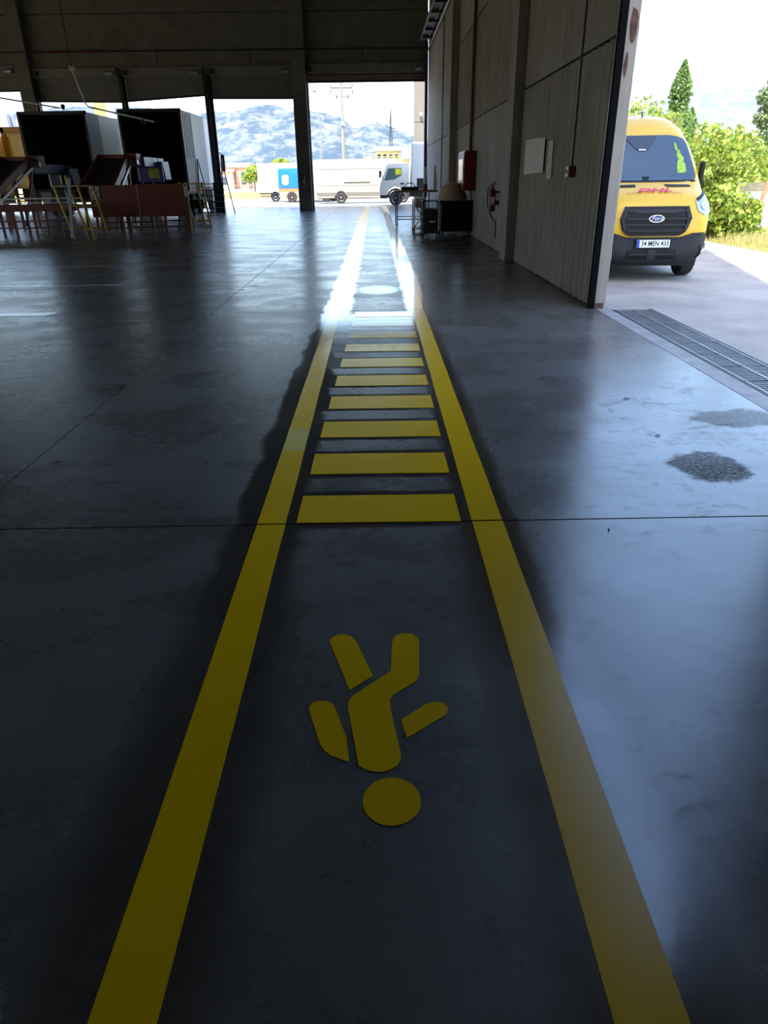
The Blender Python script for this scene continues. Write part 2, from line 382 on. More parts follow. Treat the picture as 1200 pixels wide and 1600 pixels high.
for i in range(12):
    a = 2*PI*i/12; pr.append((2.925+(.02+.01*noise.noise(Vector((i*.9, 9, 0))))*math.cos(a), 2.74+(.12+.05*noise.noise(Vector((i*.9, 15, 0))))*math.sin(a)))
MB().prism(pr, 9.374, 9.381, 'y').build('rust_patch', RUST, wr)
MB().box(2.9, 3.0, 9.365, 9.385, 0, .07).build('rust_patch', RUST, wr)
MB().box(2.80, 2.885, 9.36, 9.44, 0, 6.6).build('door_rail', mat('rail_black', (.003, .003, .003), .9, spec=.1), wr, bevel=.006)
MB().box(2.815, 2.845, 9.44, 9.50, .02, 6.6).build('door_rail_edge', GALV, wr)
# columns on the right wall
for nm, y0, y1, x0 in (('column', 15.1, 15.75, 2.66), ('column', 26.9, 27.6, 2.60)):
    c = box(x0, WX+.1, y0, y1, 0, TOP).build(nm, WC, wr, bevel=.015)
# back wall
wb = struct('wall_back', (0, BY, 0))
cols = [(-31.9, -31.2), (-18.2, -17.5), (-4.17, -3.46)]
for x0, x1 in cols: box(x0, x1, 41.55, 42.2, 0, TOP).build('column', WCD, wb, bevel=.02)
for (x0, x1, zl) in ((-31.2, -18.2, 6.55), (-17.5, -4.17, 6.40), (-3.46, 2.84, 6.45)):
    for z0, z1 in ((zl, 7.55), (7.58, 9.15), (9.18, 11.4), (11.43, TOP)):
        box(x0+.01, x1-.01, 41.95, 42.25, z0, z1-.01).build('panel', WCD, wb)
MB().box(-31.2, 2.84, 42.1, 42.3, 6.6, TOP).build('wall_core', WCD, wb)
box(-31.2, -25.2, 41.95, 42.2, 0, 7.5).build('panel', WCD, wb)
def shutter(n, x0, x1, zb_, ztop, skew=0.):
    r_ = struct(n, ((x0+x1)/2, BY, zb_))
    mb = MB(); nsl = int((ztop-zb_)/.095)
    for i in range(nsl):
        z = zb_+.095*i; s0 = skew*(1-i/nsl)
        mb.add([(x0, 42.02, z), (x1, 42.02, z+s0), (x1, 41.985, z+.03+s0), (x0, 41.985, z+.03), (x1, 41.99, z+.07+s0), (x0, 41.99, z+.07), (x1, 42.022, z+.125+s0), (x0, 42.022, z+.125)],
               [(0, 1, 2, 3), (3, 2, 4, 5), (5, 4, 6, 7)])
    q = mb.build('slats', SHUT, r_); q['kind'] = 'stuff'
    MB().box(x0, x1, 41.72, 41.98, ztop-.02, ztop+.42).build('roll_housing', SHUT, r_, bevel=.04)
    MB().bar((x0, 42.0, zb_-.03), (x1, 42.0, zb_-.03+skew), .06, .09).build('bottom_rail', DARKST, r_)
    MB().box(x0+.02, x0+.22, 41.55, 41.8, ztop+.05, ztop+.3).build('bracket', DARKST, r_)
    MB().lathe([(.1, 0), (.1, .35)], (x1-.5, 41.6, ztop+.15), 12, 'x').build('motor', GALV, r_)
    return r_
shutter('door_1', -3.36, 2.7, 6.16, 6.5)
shutter('door_2', -8.38, -4.17, 5.50, 6.45, -.05)
shutter('door_3', -12.84, -8.81, 5.42, 6.45, .22)
shutter('door_4', -17.4, -13.17, 5.47, 6.45, -.08)
shutter('door_5', -25.2, -18.25, 5.95, 6.6)
t1 = struct('trim_1', (2.78, BY, 0)); box(2.68, 2.84, 41.6, 41.98, 0, 7.8).build('frame_post', FRRED, t1); box(-3.4, 2.68, 41.9, 41.98, 6.42, 6.56).build('frame_head', FRRED, t1)
box(-3.46, -3.36, 41.85, 42.05, 0, 6.5).build('guide', SHUT, t1)
for k, (x0, x1) in enumerate(((-8.81, -8.38), (-13.17, -12.84), (-17.5, -17.38), (-25.4, -25.2))):
    tt = struct('trim_%d' % (k+2), ((x0+x1)/2, BY, 0)); MB().box(x0, x1, 41.9, 42.0, 0, 6.5).box((x0+x1)/2-.04, (x0+x1)/2+.04, 41.72, 41.9, 0, 6.5).build('steel_post', DARKST, tt)
    if k == 0: MB().box(x0-.03, x1+.06, 41.68, 42.02, 0, 1.5).build('post_guard', DARKST, tt, bevel=.03)
wl = struct('wall_left', (-32, 0, 0))
for j in range(9):
    for z0, z1 in (((0, 3), (3, 6), (6, 9.6), (9.6, TOP)) if j % 2 == 0 else ((6, 9.6), (9.6, TOP))): box(-32.3, -32, -12+6*j+.01, -6+6*j-.01, z0, z1-.02).build('panel', WCD, wl)  # alternate lower bays left open, unseen, added as fill light for the hall
wf = struct('wall_front', (0, -12, 0))
for j in range(6): box(-32+5.82*j, -32+5.82*(j+1)-.02, -12.3, -12, 0, TOP).build('panel', WCD, wf)
ce = struct('ceiling', (0, 0, TOP))
edge = [(-32.5, -12.5), (3.05, -12.5), (3.05, 4.9), (4.80, 11.7), (4.9, 14), (4.9, 42.8), (-32.5, 42.8)]  # right eave skewed, out of view, to slant the shadow on the yard
MB().prism(edge, TOP, TOP+.25, 'z').build('roof_deck_shade_eave', mat('roof_sheet', (.14, .135, .13), .8), ce)
for j in range(8): box(-32, 2.84, -9+7*j, -8.6+7*j, TOP-1.1, TOP-.01).build('beam', WCD, ce)

# ================================================================== FLOOR MARKINGS
def flat(outline, z0=.0005, z1=.0028): return MB().prism(outline, z0, z1, 'z')
def line_poly(xl, xr, y0, y1, step=.25, amp=.003, seed=0):
    a, b = [], []; n = int((y1-y0)/step)
    for i in range(n+1):
        y = y0+(y1-y0)*i/n
        a.append((xl+amp*noise.noise(Vector((seed, y*1.7, 0))), y)); b.append((xr+amp*noise.noise(Vector((seed+9, y*1.7, 0))), y))
    mb = MB(); vs_ = []; 
    for (p, q) in zip(a, b): vs_ += [(p[0], p[1], .0005), (p[0], p[1], .0025), (q[0], q[1], .0025), (q[0], q[1], .0005)]
    fs = [[i*4+k, i*4+k+1, (i+1)*4+k+1, (i+1)*4+k] for i in range(n) for k in range(3)]
    return mb.add(vs_, fs)
for nm, xl, xr, lab in (('l', -.637, -.49, 'long yellow walkway line along the left side of the crossing bars'), ('r', .472, .63, 'long yellow walkway line along the right side of the crossing bars')):
    root = thing('walkway_line', lab, 'floor marking', (xl, 0, 0))
    line_poly(xl, xr, -3, 3.163, seed=len(nm)).build('painted_stripe', PAINT, root); line_poly(xl, xr, 3.177, 9.494, seed=4).build('painted_stripe', PAINT, root)
    line_poly(xl, xr, 9.506, 40.5, seed=6).build('painted_stripe', PAINT, root)
ordn = ['nearest', 'second nearest', 'third nearest', 'fourth nearest', 'fifth nearest', 'sixth nearest', 'seventh nearest', 'eighth nearest', 'third from the far end', 'second from the far end']
for i in range(10):
    y = 3.18+.65*i; xl = -.436+.025*i*.65; hw = .335
    o = flat([(xl, y), (.415+.004*i, y-.012), (.413+.004*i, y+hw-.01), (xl+.005, y+hw)]).build('crossing_bar', PAINT)
    lab = ('%s yellow crossing bar between the two walkway lines' % ordn[i]) if i < 8 else ('yellow crossing bar between the lines, %s, lost in glare' % ordn[i])
    tag(o, lab, 'floor marking', 'yellow crossing bars')
SYM = {'leg': [(-.204, 2.163), (-.193, 2.19), (-.173, 2.204), (-.148, 2.206), (-.123, 2.194), (-.103, 2.164), (-.036, 1.954), (-.118, 1.879)],
 'torso': [(.027, 1.978), (.035, 2.139), (.042, 2.177), (.06, 2.2), (.089, 2.207), (.118, 2.2), (.135, 2.174), (.139, 2.143), (.128, 1.955), (.119, 1.929), (.103, 1.91), (.042, 1.859), (.029, 1.846), (.021, 1.828), (.023, 1.777), (.05, 1.583), (.048, 1.557), (.036, 1.536), (.013, 1.517), (-.016, 1.512), (-.044, 1.517), (-.079, 1.537), (-.12, 1.792), (-.119, 1.823), (-.11, 1.844), (-.091, 1.865)],
 'arm': [(-.25, 1.785), (-.248, 1.805), (-.238, 1.821), (-.217, 1.828), (-.191, 1.826), (-.174, 1.814), (-.164, 1.793), (-.12, 1.655), (-.109, 1.561), (-.112, 1.555), (-.166, 1.582), (-.187, 1.602), (-.204, 1.634)],
 'forearm': [(.056, 1.73), (.137, 1.798), (.171, 1.813), (.196, 1.81), (.211, 1.796), (.215, 1.774), (.205, 1.75), (.08, 1.654), (.071, 1.649)],
 'head': [(.018+.083*math.cos(2*PI*k/32), 1.405+.084*math.sin(2*PI*k/32)) for k in range(32)]}
ps = thing('pedestrian_symbol', 'yellow painted walking figure seen upside down, nearest on the walkway', 'floor marking', (0, 1.3, 0))
for k, v in SYM.items(): flat(v).build(k, PAINT, ps)
for (x0, x1, y0, y1, lab) in ((-9, -4.38, 12.40, 12.52, 'white floor line, middle of the three at left'), (-9, -4.45, 9.48, 9.72, 'white floor line, widest and nearest of the three at left'), (-12, -4.5, 15.38, 15.48, 'thin white floor line, farthest of the three at left')):
    tag(flat([(x0, y0), (x1, y0), (x1+.1, y1), (x0, y1)]).build('parking_line', WHITEP), lab, 'floor marking', 'white lines on the left of the floor')
ordd = ['first from the left', 'second from the left', 'third from the left', 'fourth from the left', 'middle one', 'fourth from the right', 'third from the right', 'second from the right', 'first from the right']
for i in range(9):
    x0 = -12+1.25*i
    tag(flat([(x0, 33.9), (x0+.85, 33.9), (x0+.85, 34.06), (x0, 34.06)]).build('line_dash', WHITEP), 'short white floor dash, %s of the row before the back doors' % ordd[i], 'floor marking', 'white dashes before the back doors')
for i, (x, y, s, a) in enumerate(((-2.05, 4.09, .05, .2), (1.96, 5.26, .04, 0), (1.89, 4.40, .03, .1), (1.14, 3.04, .016, .9))):
    lf = MB().add([(-s, 0, .001), (0, s*.35, .006), (s, .003, .002), (0, -s*.3, .004), (0, 0, .009)], [(0, 3, 4), (3, 2, 4), (2, 1, 4), (1, 0, 4), (0, 1, 2, 3)]).build('leaf', mat('dead_leaf', (.02, .016, .012), .8))
    lf.location = (x, y, .002); lf.rotation_euler = (0, 0, a)
    tag(lf, ['dark dry leaf on the floor left of the walkway', 'dark dry leaf on the right floor, nearest the drain', 'dark dry leaf on the right floor above the round stain', 'tiny dark leaf just below the cross joint at right'][i], 'leaf')

# drain grate
dg_ = thing('drain_grate', 'two-row slotted steel drain channel across the right doorway', 'drain', (3.35, 6.8, 0))
GR = mat('grate_steel', (.20, .20, .21), .4, metal=.7, noise_amt=.2, nscale=6)
box(3.09, 3.62, 4.2, 9.3, -.3, -.06).build('channel', mat('channel_dark', (.012, .012, .013), .9), dg_)
MB().box(3.095, 3.115, 4.2, 9.3, -.06, .0).box(3.60, 3.62, 4.2, 9.3, -.06, 0).build('rim', DARKST, dg_)
k = 0; y = 4.25
while y < 9.2:
    L_ = .50; mb = MB()
    mb.box(3.125, 3.150, y, y+L_-.01, -.05, 0).box(3.345, 3.375, y, y+L_-.01, -.05, 0).box(3.565, 3.590, y, y+L_-.01, -.05, 0)
    p = mb.build('grate_panel', GR, dg_)
    bm_ = None
    for q in range(9):
        yy = y+.01+q*.054
        sl_ = MB().box(3.150, 3.345, yy, yy+.017, -.012, -.002).box(3.375, 3.565, yy, yy+.017, -.045, -.002)
        o = sl_.build('grate_bar', GR, p)
    y += L_

# ================================================================== RIGHT WALL FITTINGS
pst = MB(); nn = 10; vs_ = []
for i in range(nn+1):
    y = 14.55-1.72*i/nn; off = .012+.02*abs(math.sin(i*.8)); zt = 2.19+.03*math.sin(i*.5)*(i > 6)-.0*i
    vs_ += [(WX-off, y, 1.62+.01*i*.3), (WX-off, y, zt)]
pst.add(vs_, [(2*i, 2*i+1, 2*i+3, 2*i+2) for i in range(nn)])
po = pst.build('paper_notice', PAPER); so_ = po.modifiers.new('s', 'SOLIDIFY'); so_.thickness = .004
tag(po, 'large creased white paper notice taped on the right wall', 'notice')
st = thing('paper_strip', 'narrow tall pale strip beside the large paper notice', 'notice', (WX-.01, 12.4, 1.8))
box(WX-.022, WX-.006, 12.28, 12.60, 1.55, 2.10).build('board', mat('strip_pale', (.6, .58, .54), .7, noise_amt=.1), st)
for z in (1.65, 1.82, 1.99): MB().lathe([(.018, -.028), (.018, -.02)], (WX, 12.44, z), 10, 'x').build('print_spot', mat('spot', (.4, .38, .34), .7), st)
al = thing('alarm_button', 'small red and white alarm call box under its conduit', 'alarm', (WX, 10.95, 1.6))
box(WX-.09, WX, 10.86, 11.0, 1.57, 1.72).build('housing', FRRED, al, bevel=.008)
box(WX-.105, WX-.088, 10.87, 10.99, 1.58, 1.71).build('face_plate', WHITE, al, bevel=.006)
MB().lathe([(.03, -.118), (.03, -.1)], (WX, 10.93, 1.645), 12, 'x').build('button', REDEQ, al)
MB().tube([(WX-.03, 10.95, 1.72), (WX-.03, 10.98, 3.0), (WX-.03, 11.0, 13)], .012, 8).build('conduit', DARKST, al)
hc = thing('fire_hose_cabinet', 'dark red fire hose cabinet fed by a red pipe', 'cabinet', (2.7, 22, 1.26))
box(2.52, WX, 21.5, 23.0, 1.24, 2.25).build('body', REDEQ, hc, bevel=.012)
box(2.50, 2.52, 21.55, 22.95, 1.28, 2.21).build('door', REDEQ, hc, bevel=.006)
box(2.492, 2.50, 21.75, 22.75, 1.5, 2.05).build('door_glass', mat('cab_glass', (.5, .5, .5), .1), hc)
box(2.48, 2.5, 21.62, 21.68, 1.7, 1.85).build('latch', CHROME, hc)
rp = MB().tube([(WX-.07, 22.4, 2.25), (WX-.07, 22.4, 12.9)], .05, 10).build('supply_pipe', FRRED, hc)
ex = thing('fire_extinguisher', 'red fire extinguisher on the right wall beside the column', 'extinguisher', (2.7, 17.4, .8))
def extinguisher(root, x, y, z):
    MB().lathe([(.02, 0), (.075, .01), (.08, .04), (.08, .42), (.06, .47), (.025, .5)], (x, y, z), 16).build('cylinder', REDEQ, root, smooth=True)
    MB().lathe([(.022, .5), (.022, .56)], (x, y, z), 10).bar((x-.05, y, z+.57), (x+.07, y, z+.58), .03, .015).bar((x-.0, y, z+.6), (x+.08, y, z+.63), .03, .012).build('valve', BLACK, root)
    MB().tube([(x-.03, y, z+.54), (x-.1, y, z+.5), (x-.11, y, z+.3), (x-.10, y, z+.1)], .012, 8).build('hose', RUBBER, root)
    box(x-.04, x+.04, y-.082, y-.079, z+.15, z+.32).build('sticker', WHITE, root)
extinguisher(ex, 2.70, 17.4, .86)
box(2.78, WX, 17.34, 17.46, 1.0, 1.1).build('bracket', DARKST, ex); box(2.78, WX, 17.34, 17.46, 1.25, 1.3).build('bracket', DARKST, ex)
MB().tube([(2.66, 17.4, .86), (2.74, 17.38, .68), (2.80, 17.38, .66), (2.82, 17.38, .3)], .014, 8).build('stand_foot', DARKST, ex)
ex2 = thing('fire_extinguisher', 'red fire extinguisher hung on the back wall column', 'extinguisher', (-3.85, 41.4, 1.2))
extinguisher(ex2, -3.85, 41.45, 1.25)
box(-3.9, -3.8, 41.5, 41.56, 1.4, 1.5).build('bracket', DARKST, ex2)
# cable tray and pink pipe high on the right wall
ctr = thing('cable_tray', 'wide grey cable tray high along the right wall', 'cable tray', (2.5, 35, 7.6))
TR = mat('tray_grey', (.30, .28, .26), .6)
box(2.36, 2.68, 20, 40.2, 7.62, 7.66).build('tray_pan', TR, ctr)
MB().box(2.33, 2.36, 20, 40.2, 7.56, 7.72).box(2.68, 2.71, 20, 40.2, 7.56, 7.72).build('side_rail', GALV, ctr)
for i in range(11): box(2.36, WX, 20.6+1.82*i, 20.7+1.82*i, 7.5, 7.6).build('support', DARKST, ctr)
tag(MB().tube([(2.60, 16.6, 7.28), (2.60, 26.4, 7.28), (2.52, 26.9, 7.28), (2.52, 27.6, 7.28), (2.76, 28.0, 7.28), (2.76, 41.0, 7.28)], .035, 8).build('wall_pipe', mat('pink_pipe', (.55, .45, .40), .4)), 'pale pipe running under the cable tray on the right wall', 'pipe')
bp_ = thing('overhead_pipe', 'long thin pipe across the back wall above the shutters', 'pipe', (-10, 41.46, 7.5))
MB().tube([(-31, 41.46, 7.54), (2.6, 41.46, 7.49)], .035, 8).build('pipe_run', DARKST, bp_)
for i in range(5): MB().tube([(-17.0+.75*i, 41.46, 7.52), (-16.5+.75*i, 41.46, 7.52)], .06, 8).build('red_collar', REDEQ, bp_)
for x in (-10.9, -6.2, -.5): MB().tube([(x, 41.46, 7.5), (x, 41.46, 6.95)], .025, 6).build('drop', DARKST, bp_)
MB().tube([(2.83, 33.02, .0), (2.83, 33.02, 7.2)], .022, 6)
tag(MB().tube([(2.8, 32.2, 0.3), (2.8, 32.2, 7.2)], .022, 6).build('conduit', DARKST), 'thin vertical conduit on the far end of the right wall', 'pipe')

# ================================================================== TROLLEYS BY THE RIGHT WALL
def caster(x, y, r=.06):
    return MB().lathe([(r, -.018), (r, .018)], (x, y, r), 12, 'x').box(x-.025, x+.025, y-.03, y+.03, r*1.2, r*2+.04)
bx = thing('black_crate', 'large black mesh crate against the right wall', 'container', (2.5, 22.3, 0))
box(1.93, 2.84, 21.9, 23.6, .14, .93).build('bin', BLACK, bx, bevel=.03)
MB().box(1.90, 2.84, 21.86, 23.64, .90, .97).build('rim', BLACK, bx, bevel=.01)
for i in range(7): box(2.0+.12*i, 2.04+.12*i, 21.87, 21.9, .2, .88).build('rib', BLACK, bx)
for (x, y) in ((2.0, 22.0), (2.75, 22.0), (2.0, 23.5), (2.75, 23.5)): caster(x, y, .065).build('wheel', RUBBER, bx)
rc = thing('roll_cage', 'black tall roll cage standing before the black crate', 'trolley', (1.6, 21.9, 0))
for (x, y) in ((1.38, 21.5), (1.86, 21.5), (1.38, 22.5), (1.86, 22.5)):
    MB().tube([(x, y, .12), (x, y, 1.0)], .018, 6).build('post', DARKST, rc); caster(x, y, .05).build('caster', RUBBER, rc)
MB().box(1.36, 1.88, 21.48, 22.52, .13, .17).build('deck', DARKST, rc)
for z in (.35, .55, .98): MB().tube([(1.38, 21.5, z), (1.86, 21.5, z), (1.86, 22.5, z), (1.38, 22.5, z), (1.38, 21.5, z)], .012, 6).build('rail', DARKST, rc)
mb = MB()
for i in range(10): mb.tube([(1.41+.045*i, 21.5, .16), (1.41+.045*i, 21.5, .98)], .006, 5)
for i in range(16): mb.tube([(1.38, 21.52+.062*i, .16), (1.38, 21.52+.062*i, .98)], .006, 5)
q = mb.build('wire_mesh', DARKST, rc); q['kind'] = 'stuff'
MB().box(1.42, 1.82, 21.6, 22.4, .17, .78).build('dark_bag', mat('dark_bag', (.02, .02, .022), .8), rc, bevel=.06)
box(1.55, 1.72, 21.45, 21.49, .42, .47).build('name_card', PAPER, rc)
c2 = thing('white_trolley', 'small white-framed trolley with a pale box behind the roll cage', 'trolley', (1.4, 24, 0))
for (x, y) in ((1.22, 23.4), (1.62, 23.4), (1.22, 24.4), (1.62, 24.4)): MB().tube([(x, y, .1), (x, y, .98)], .02, 6).build('post', WHITE, c2); caster(x, y, .05).build('caster', RUBBER, c2)
box(1.22, 1.62, 23.38, 24.42, .12, .16).build('deck', WHITE, c2); box(1.26, 1.60, 23.45, 24.3, .74, 1.02).build('pale_box', mat('pale_box', (.6, .6, .58), .6), c2, bevel=.02)
MB().tube([(1.2, 23.36, .16), (1.45, 23.36, .5), (1.2, 23.36, .9)], .018, 6).build('brace', GALV, c2)
pt = thing('platform_table', 'long wheeled table with wooden top nearest the back door', 'table', (1.3, 27, 0))
for (x, y) in ((.78, 26.6), (1.9, 26.6), (.78, 28.6), (1.9, 28.6)): MB().tube([(x, y, .12), (x, y, 1.13)], .02, 6).build('leg', DARKST, pt); caster(x, y, .055).build('caster', RUBBER, pt)
box(.72, 2.2, 26.5, 28.7, 1.13, 1.19).build('table_top', WOOD, pt, bevel=.01)
MB().bar((.78, 26.6, .26), (1.9, 26.6, .26), .03, .03).bar((.78, 26.6, .26), (.78, 28.6, .26), .03, .03).bar((.78, 28.6, .26), (1.9, 28.6, .26), .03, .03).build('lower_rail', DARKST, pt)
sk = MB(); vs_ = []; nr, ns = 10, 18
for i in range(nr+1):
    v = i/nr; z = .97+.50*v; rr = math.sin(PI*min(1, .12+.88*(1-v)**.6+.0))*0+math.sqrt(max(0, 1-(v**2.4)))
    for j in range(ns):
        a = 2*PI*j/ns; q = 1+.10*noise.noise(Vector((math.cos(a)*2, math.sin(a)*2, v*3)))
        vs_.append((2.32+.42*rr*q*math.cos(a), 22.6+.5*rr*q*math.sin(a), z))
fs_ = [[i*ns+j, i*ns+(j+1) % ns, (i+1)*ns+(j+1) % ns, (i+1)*ns+j] for i in range(nr) for j in range(ns)]+[list(range(ns))[::-1]]
sk.add(vs_, fs_); tag(sk.build('sack', CLOTH, smooth=True), 'bulging beige sack lying on the black crate', 'sack')
bt = thing('bottle', 'white bottle with red cap band left of the beige sack', 'bottle', (1.78, 26.8, 1.19))
MB().lathe([(.07, 0), (.075, .02), (.075, .2)], (1.78, 26.8, 1.19), 14).build('base', REDEQ, bt, smooth=True); MB().lathe([(.06, .2), (.055, .45), (.03, .6), (.03, .75)], (1.78, 26.8, 1.19), 14).build('body', WHITE, bt, smooth=True)
bt2 = thing('bottle', 'slim white bottle behind the beige sack', 'bottle', (2.12, 26.9, 1.19))
MB().lathe([(.06, 0), (.06, .45), (.02, .72), (.02, .78)], (2.12, 26.9, 1.19), 12).build('body', WHITE, bt2, smooth=True)
bk = thing('black_box', 'black open box with grip on the wooden table', 'box', (1.2, 27.3, 1.19))
box(.95, 1.55, 27.0, 27.8, 1.19, 1.30).build('case', BLACK, bk, bevel=.02)
MB().tube([(1.05, 27.1, 1.3), (1.15, 27.1, 1.42), (1.35, 27.1, 1.42), (1.45, 27.1, 1.3)], .015, 6).build('grip', BLACK, bk)

# ================================================================== VEHICLE HELPERS
def rings_patch(outline, bvh, d, offset, k=5, flip=False):   # outline (a,z) in the body's X-Z; shoot along d (a unit vector) onto the body
    cx = sum(p[0] for p in outline)/len(outline); cz = sum(p[1] for p in outline)/len(outline)
    n = len(outline); vs_ = []; dv = Vector(d)
    def hit(a, z):
        o = Vector((a, -3, z)) if abs(dv.y) > .5 else Vector((-3*dv.x, a, z))
        h, nrm, i, dist = bvh.ray_cast(o, dv)
        if h is None: h = Vector((a, 1.0, z)) if abs(dv.y) > .5 else Vector((0, a, z)); nrm = -dv
        if nrm.dot(dv) > 0: nrm = -nrm
        return h+nrm*offset
    vs_.append(hit(cx, cz))
    for i in range(1, k+1):
        s = i/k
        for (a, z) in outline: vs_.append(hit(cx+(a-cx)*s, cz+(z-cz)*s))
    fs = [[0, 1+j, 1+(j+1) % n] for j in range(n)]
    for i in range(k-1): fs += [[1+i*n+j, 1+i*n+(j+1) % n, 1+(i+1)*n+(j+1) % n, 1+(i+1)*n+j] for j in range(n)]
    last = [1+(k-1)*n+j for j in range(n)]; base = len(vs_)
    for q in last: vs_.append(vs_[q]+dv*(offset+.02))
    fs += [[last[j], last[(j+1) % n], base+(j+1) % n, base+j] for j in range(n)]
    return MB().add(vs_, fs)
def roundpoly(p, r=.03, k=4):
    out = []; n = len(p)
    for i in range(n):
        a, b, c = Vector(p[i-1]), Vector(p[i]), Vector(p[(i+1) % n])
        u = (a-b); v = (c-b); lu, lv = min(r, u.length*.45), min(r, v.length*.45)
        s, e = b+u.normalized()*lu, b+v.normalized()*lv
        for j in range(k+1):
            t_ = j/k; out.append(tuple((1-t_)**2*s+2*t_*(1-t_)*b+t_*t_*e))
    return out
def subdiv_out(p, step=.08):
    out = []
    for i in range(len(p)):
        a, b = Vector(p[i]), Vector(p[(i+1) % len(p)]); n = max(1, int((b-a).length/step))
        for j in range(n): out.append(tuple(a+(b-a)*j/n))
    return out
def wheel(root, x, y, r, wd, name='wheel', rim=GALV):
    o = MB().lathe([(r*.62, -wd/2), (r*.93, -wd/2), (r, -wd/2+.03), (r, wd/2-.03), (r*.93, wd/2), (r*.62, wd/2)], (x, y, r), 24, 'x').build(name, RUBBER, root, smooth=True)
    h = MB().lathe([(r*.15, -wd/2-.005), (r*.2, -wd/2+.012), (r*.55, -wd/2+.02), (r*.64, -wd/2-.004), (r*.64, wd/2+.004), (r*.55, wd/2-.02), (r*.2, wd/2-.012), (r*.15, wd/2+.005)], (x, y, r), 20, 'x').build('rim', rim, o, smooth=True)
    h.location = (0, 0, 0); return o
# wheels are built in local coordinates relative to their root (root rotated afterwards)

# ================================================================== THE YELLOW VAN (right yard)
van = thing('delivery_van', 'yellow high-roof delivery van facing the hall outside the right doorway', 'van', (0, 0, 0))
ST = [ # d, half width, top z, bottom z, exponent
 (.00, .72, 1.02, .40, 5), (.04, .80, 1.12, .34, 5), (.12, .88, 1.22, .30, 5), (.28, .95, 1.30, .28, 5), (.50, .985, 1.38, .28, 5), (.75, 1.01, 1.45, .28, 5.5), (.92, 1.02, 1.50, .28, 6),
 (1.10, 1.025, 1.68, .28, 6), (1.35, 1.03, 1.93, .28, 6), (1.62, 1.03, 2.17, .28, 5.5), (1.78, 1.03, 2.28, .28, 5.2), (2.00, 1.03, 2.41, .28, 5), (2.35, 1.03, 2.50, .28, 5), (2.9, 1.03, 2.54, .28, 5), (4.0, 1.03, 2.55, .30, 5), (5.45, 1.02, 2.54, .32, 5), (5.55, .96, 2.46, .40, 5)]
def tumble(z): return 1.0 if z < 1.25 else 1.0-.115*((z-1.25)/1.3)**1.3
NS = 44; vs_ = []
for (d, wd, zt, zb_, ex_) in ST:
    zc = (zt+zb_)/2; hh = (zt-zb_)/2
    for j in range(NS):
        a = 2*PI*(j+.5)/NS; ca, sa = math.cos(a), math.sin(a)
        x = wd*math.copysign(abs(ca)**(2/ex_), ca); z = zc+hh*math.copysign(abs(sa)**(2/ex_), sa)
        crown = .03*(1-(x/wd)**2)*(sa > .5)
        vs_.append((x*tumble(z), d, z+crown))
fs_ = [[i*NS+j, i*NS+(j+1) % NS, (i+1)*NS+(j+1) % NS, (i+1)*NS+j] for i in range(len(ST)-1) for j in range(NS)]
fs_ += [list(range(NS)), [(len(ST)-1)*NS+j for j in range(NS)][::-1]]
vb = MB().add(vs_, fs_)
body = vb.build('body', VYEL, van, smooth=True)
bvh = BVHTree.FromPolygons([Vector(v) for v in vs_], fs_)
FY = (0, 1, 0)
def vpatch(name, pts, mt, off=.006, k=6, par=None, r=.03, step=.08):
    return rings_patch(subdiv_out(roundpoly(pts, r), step), bvh, FY, off, k).build(name, mt, par or van, smooth=True)
ws = vpatch('windshield', [(-.90, 1.50), (.90, 1.50), (.80, 2.13), (.55, 2.19), (-.55, 2.19), (-.80, 2.13)], GLASSD, .008, 8, r=.1)
vpatch('sensor_pod', [(-.30, 2.17), (.30, 2.17), (.10, 1.96), (-.10, 1.96)], mat('pod_dark', (.02, .03, .05), .2), .016, 4, ws, r=.03)
vpatch('mirror_sticker', [(-.06, 1.965), (.06, 1.965), (.06, 1.945), (-.06, 1.945)], WHITE, .02, 2, ws, r=.004)
vpatch('bumper', [(-1.0, .30), (1.0, .30), (1.0, .76), (.62, .75), (.52, .69), (-.52, .69), (-.62, .75), (-1.0, .76)], VGREY, .02, 8, r=.03)
bl_ = vpatch('lower_intake', [(-.42, .38), (.42, .38), (.40, .50), (-.40, .50)], BLACK, .03, 4, r=.02)
vpatch('intake_bar', [(-.38, .425), (.38, .425), (.38, .445), (-.38, .445)], VGREY, .045, 2, bl_, r=.005)
vpatch('tow_cover', [(-.07, .37), (.07, .37), (.07, .51), (-.07, .51)], VGREY, .05, 2, bl_, r=.01)
GRL = [(-.58, .97), (-.50, 1.13), (.50, 1.13), (.58, .97), (.52, .78), (.42, .71), (-.42, .71), (-.52, .78)]
gm = vpatch('grille', GRL, BLACK, .03, 6, r=.06)
for z, wdt in ((1.06, .46), (.965, .50), (.875, .48), (.79, .45)):
    vpatch('grille_bar', [(-wdt, z-.016), (wdt, z-.016), (wdt, z+.016), (-wdt, z+.016)], VGREY, .052, 2, gm, r=.01)
for s in (-1, 1):
    pts_ = [(s*.575, .97), (s*.505, 1.13), (s*.45, 1.11), (s*.515, .97), (s*.46, .80), (s*.50, .77)]
    vpatch('grille_frame', pts_, VGREY, .05, 3, gm, r=.01)
bd = vpatch('badge', [(.125*math.cos(2*PI*k/20), .965+.056*math.sin(2*PI*k/20)) for k in range(20)], CHROME, .060, 2, gm, r=.001)
vpatch('badge_field', [(.112*math.cos(2*PI*k/20), .965+.046*math.sin(2*PI*k/20)) for k in range(20)], BLUEB, .064, 2, gm, r=.001)
text_mesh('badge_script', 'Ford', .082, PLATEW, gm, (0, -.078, .968), (PI/2, 0, 0), .002, 1.15, .0, .3)
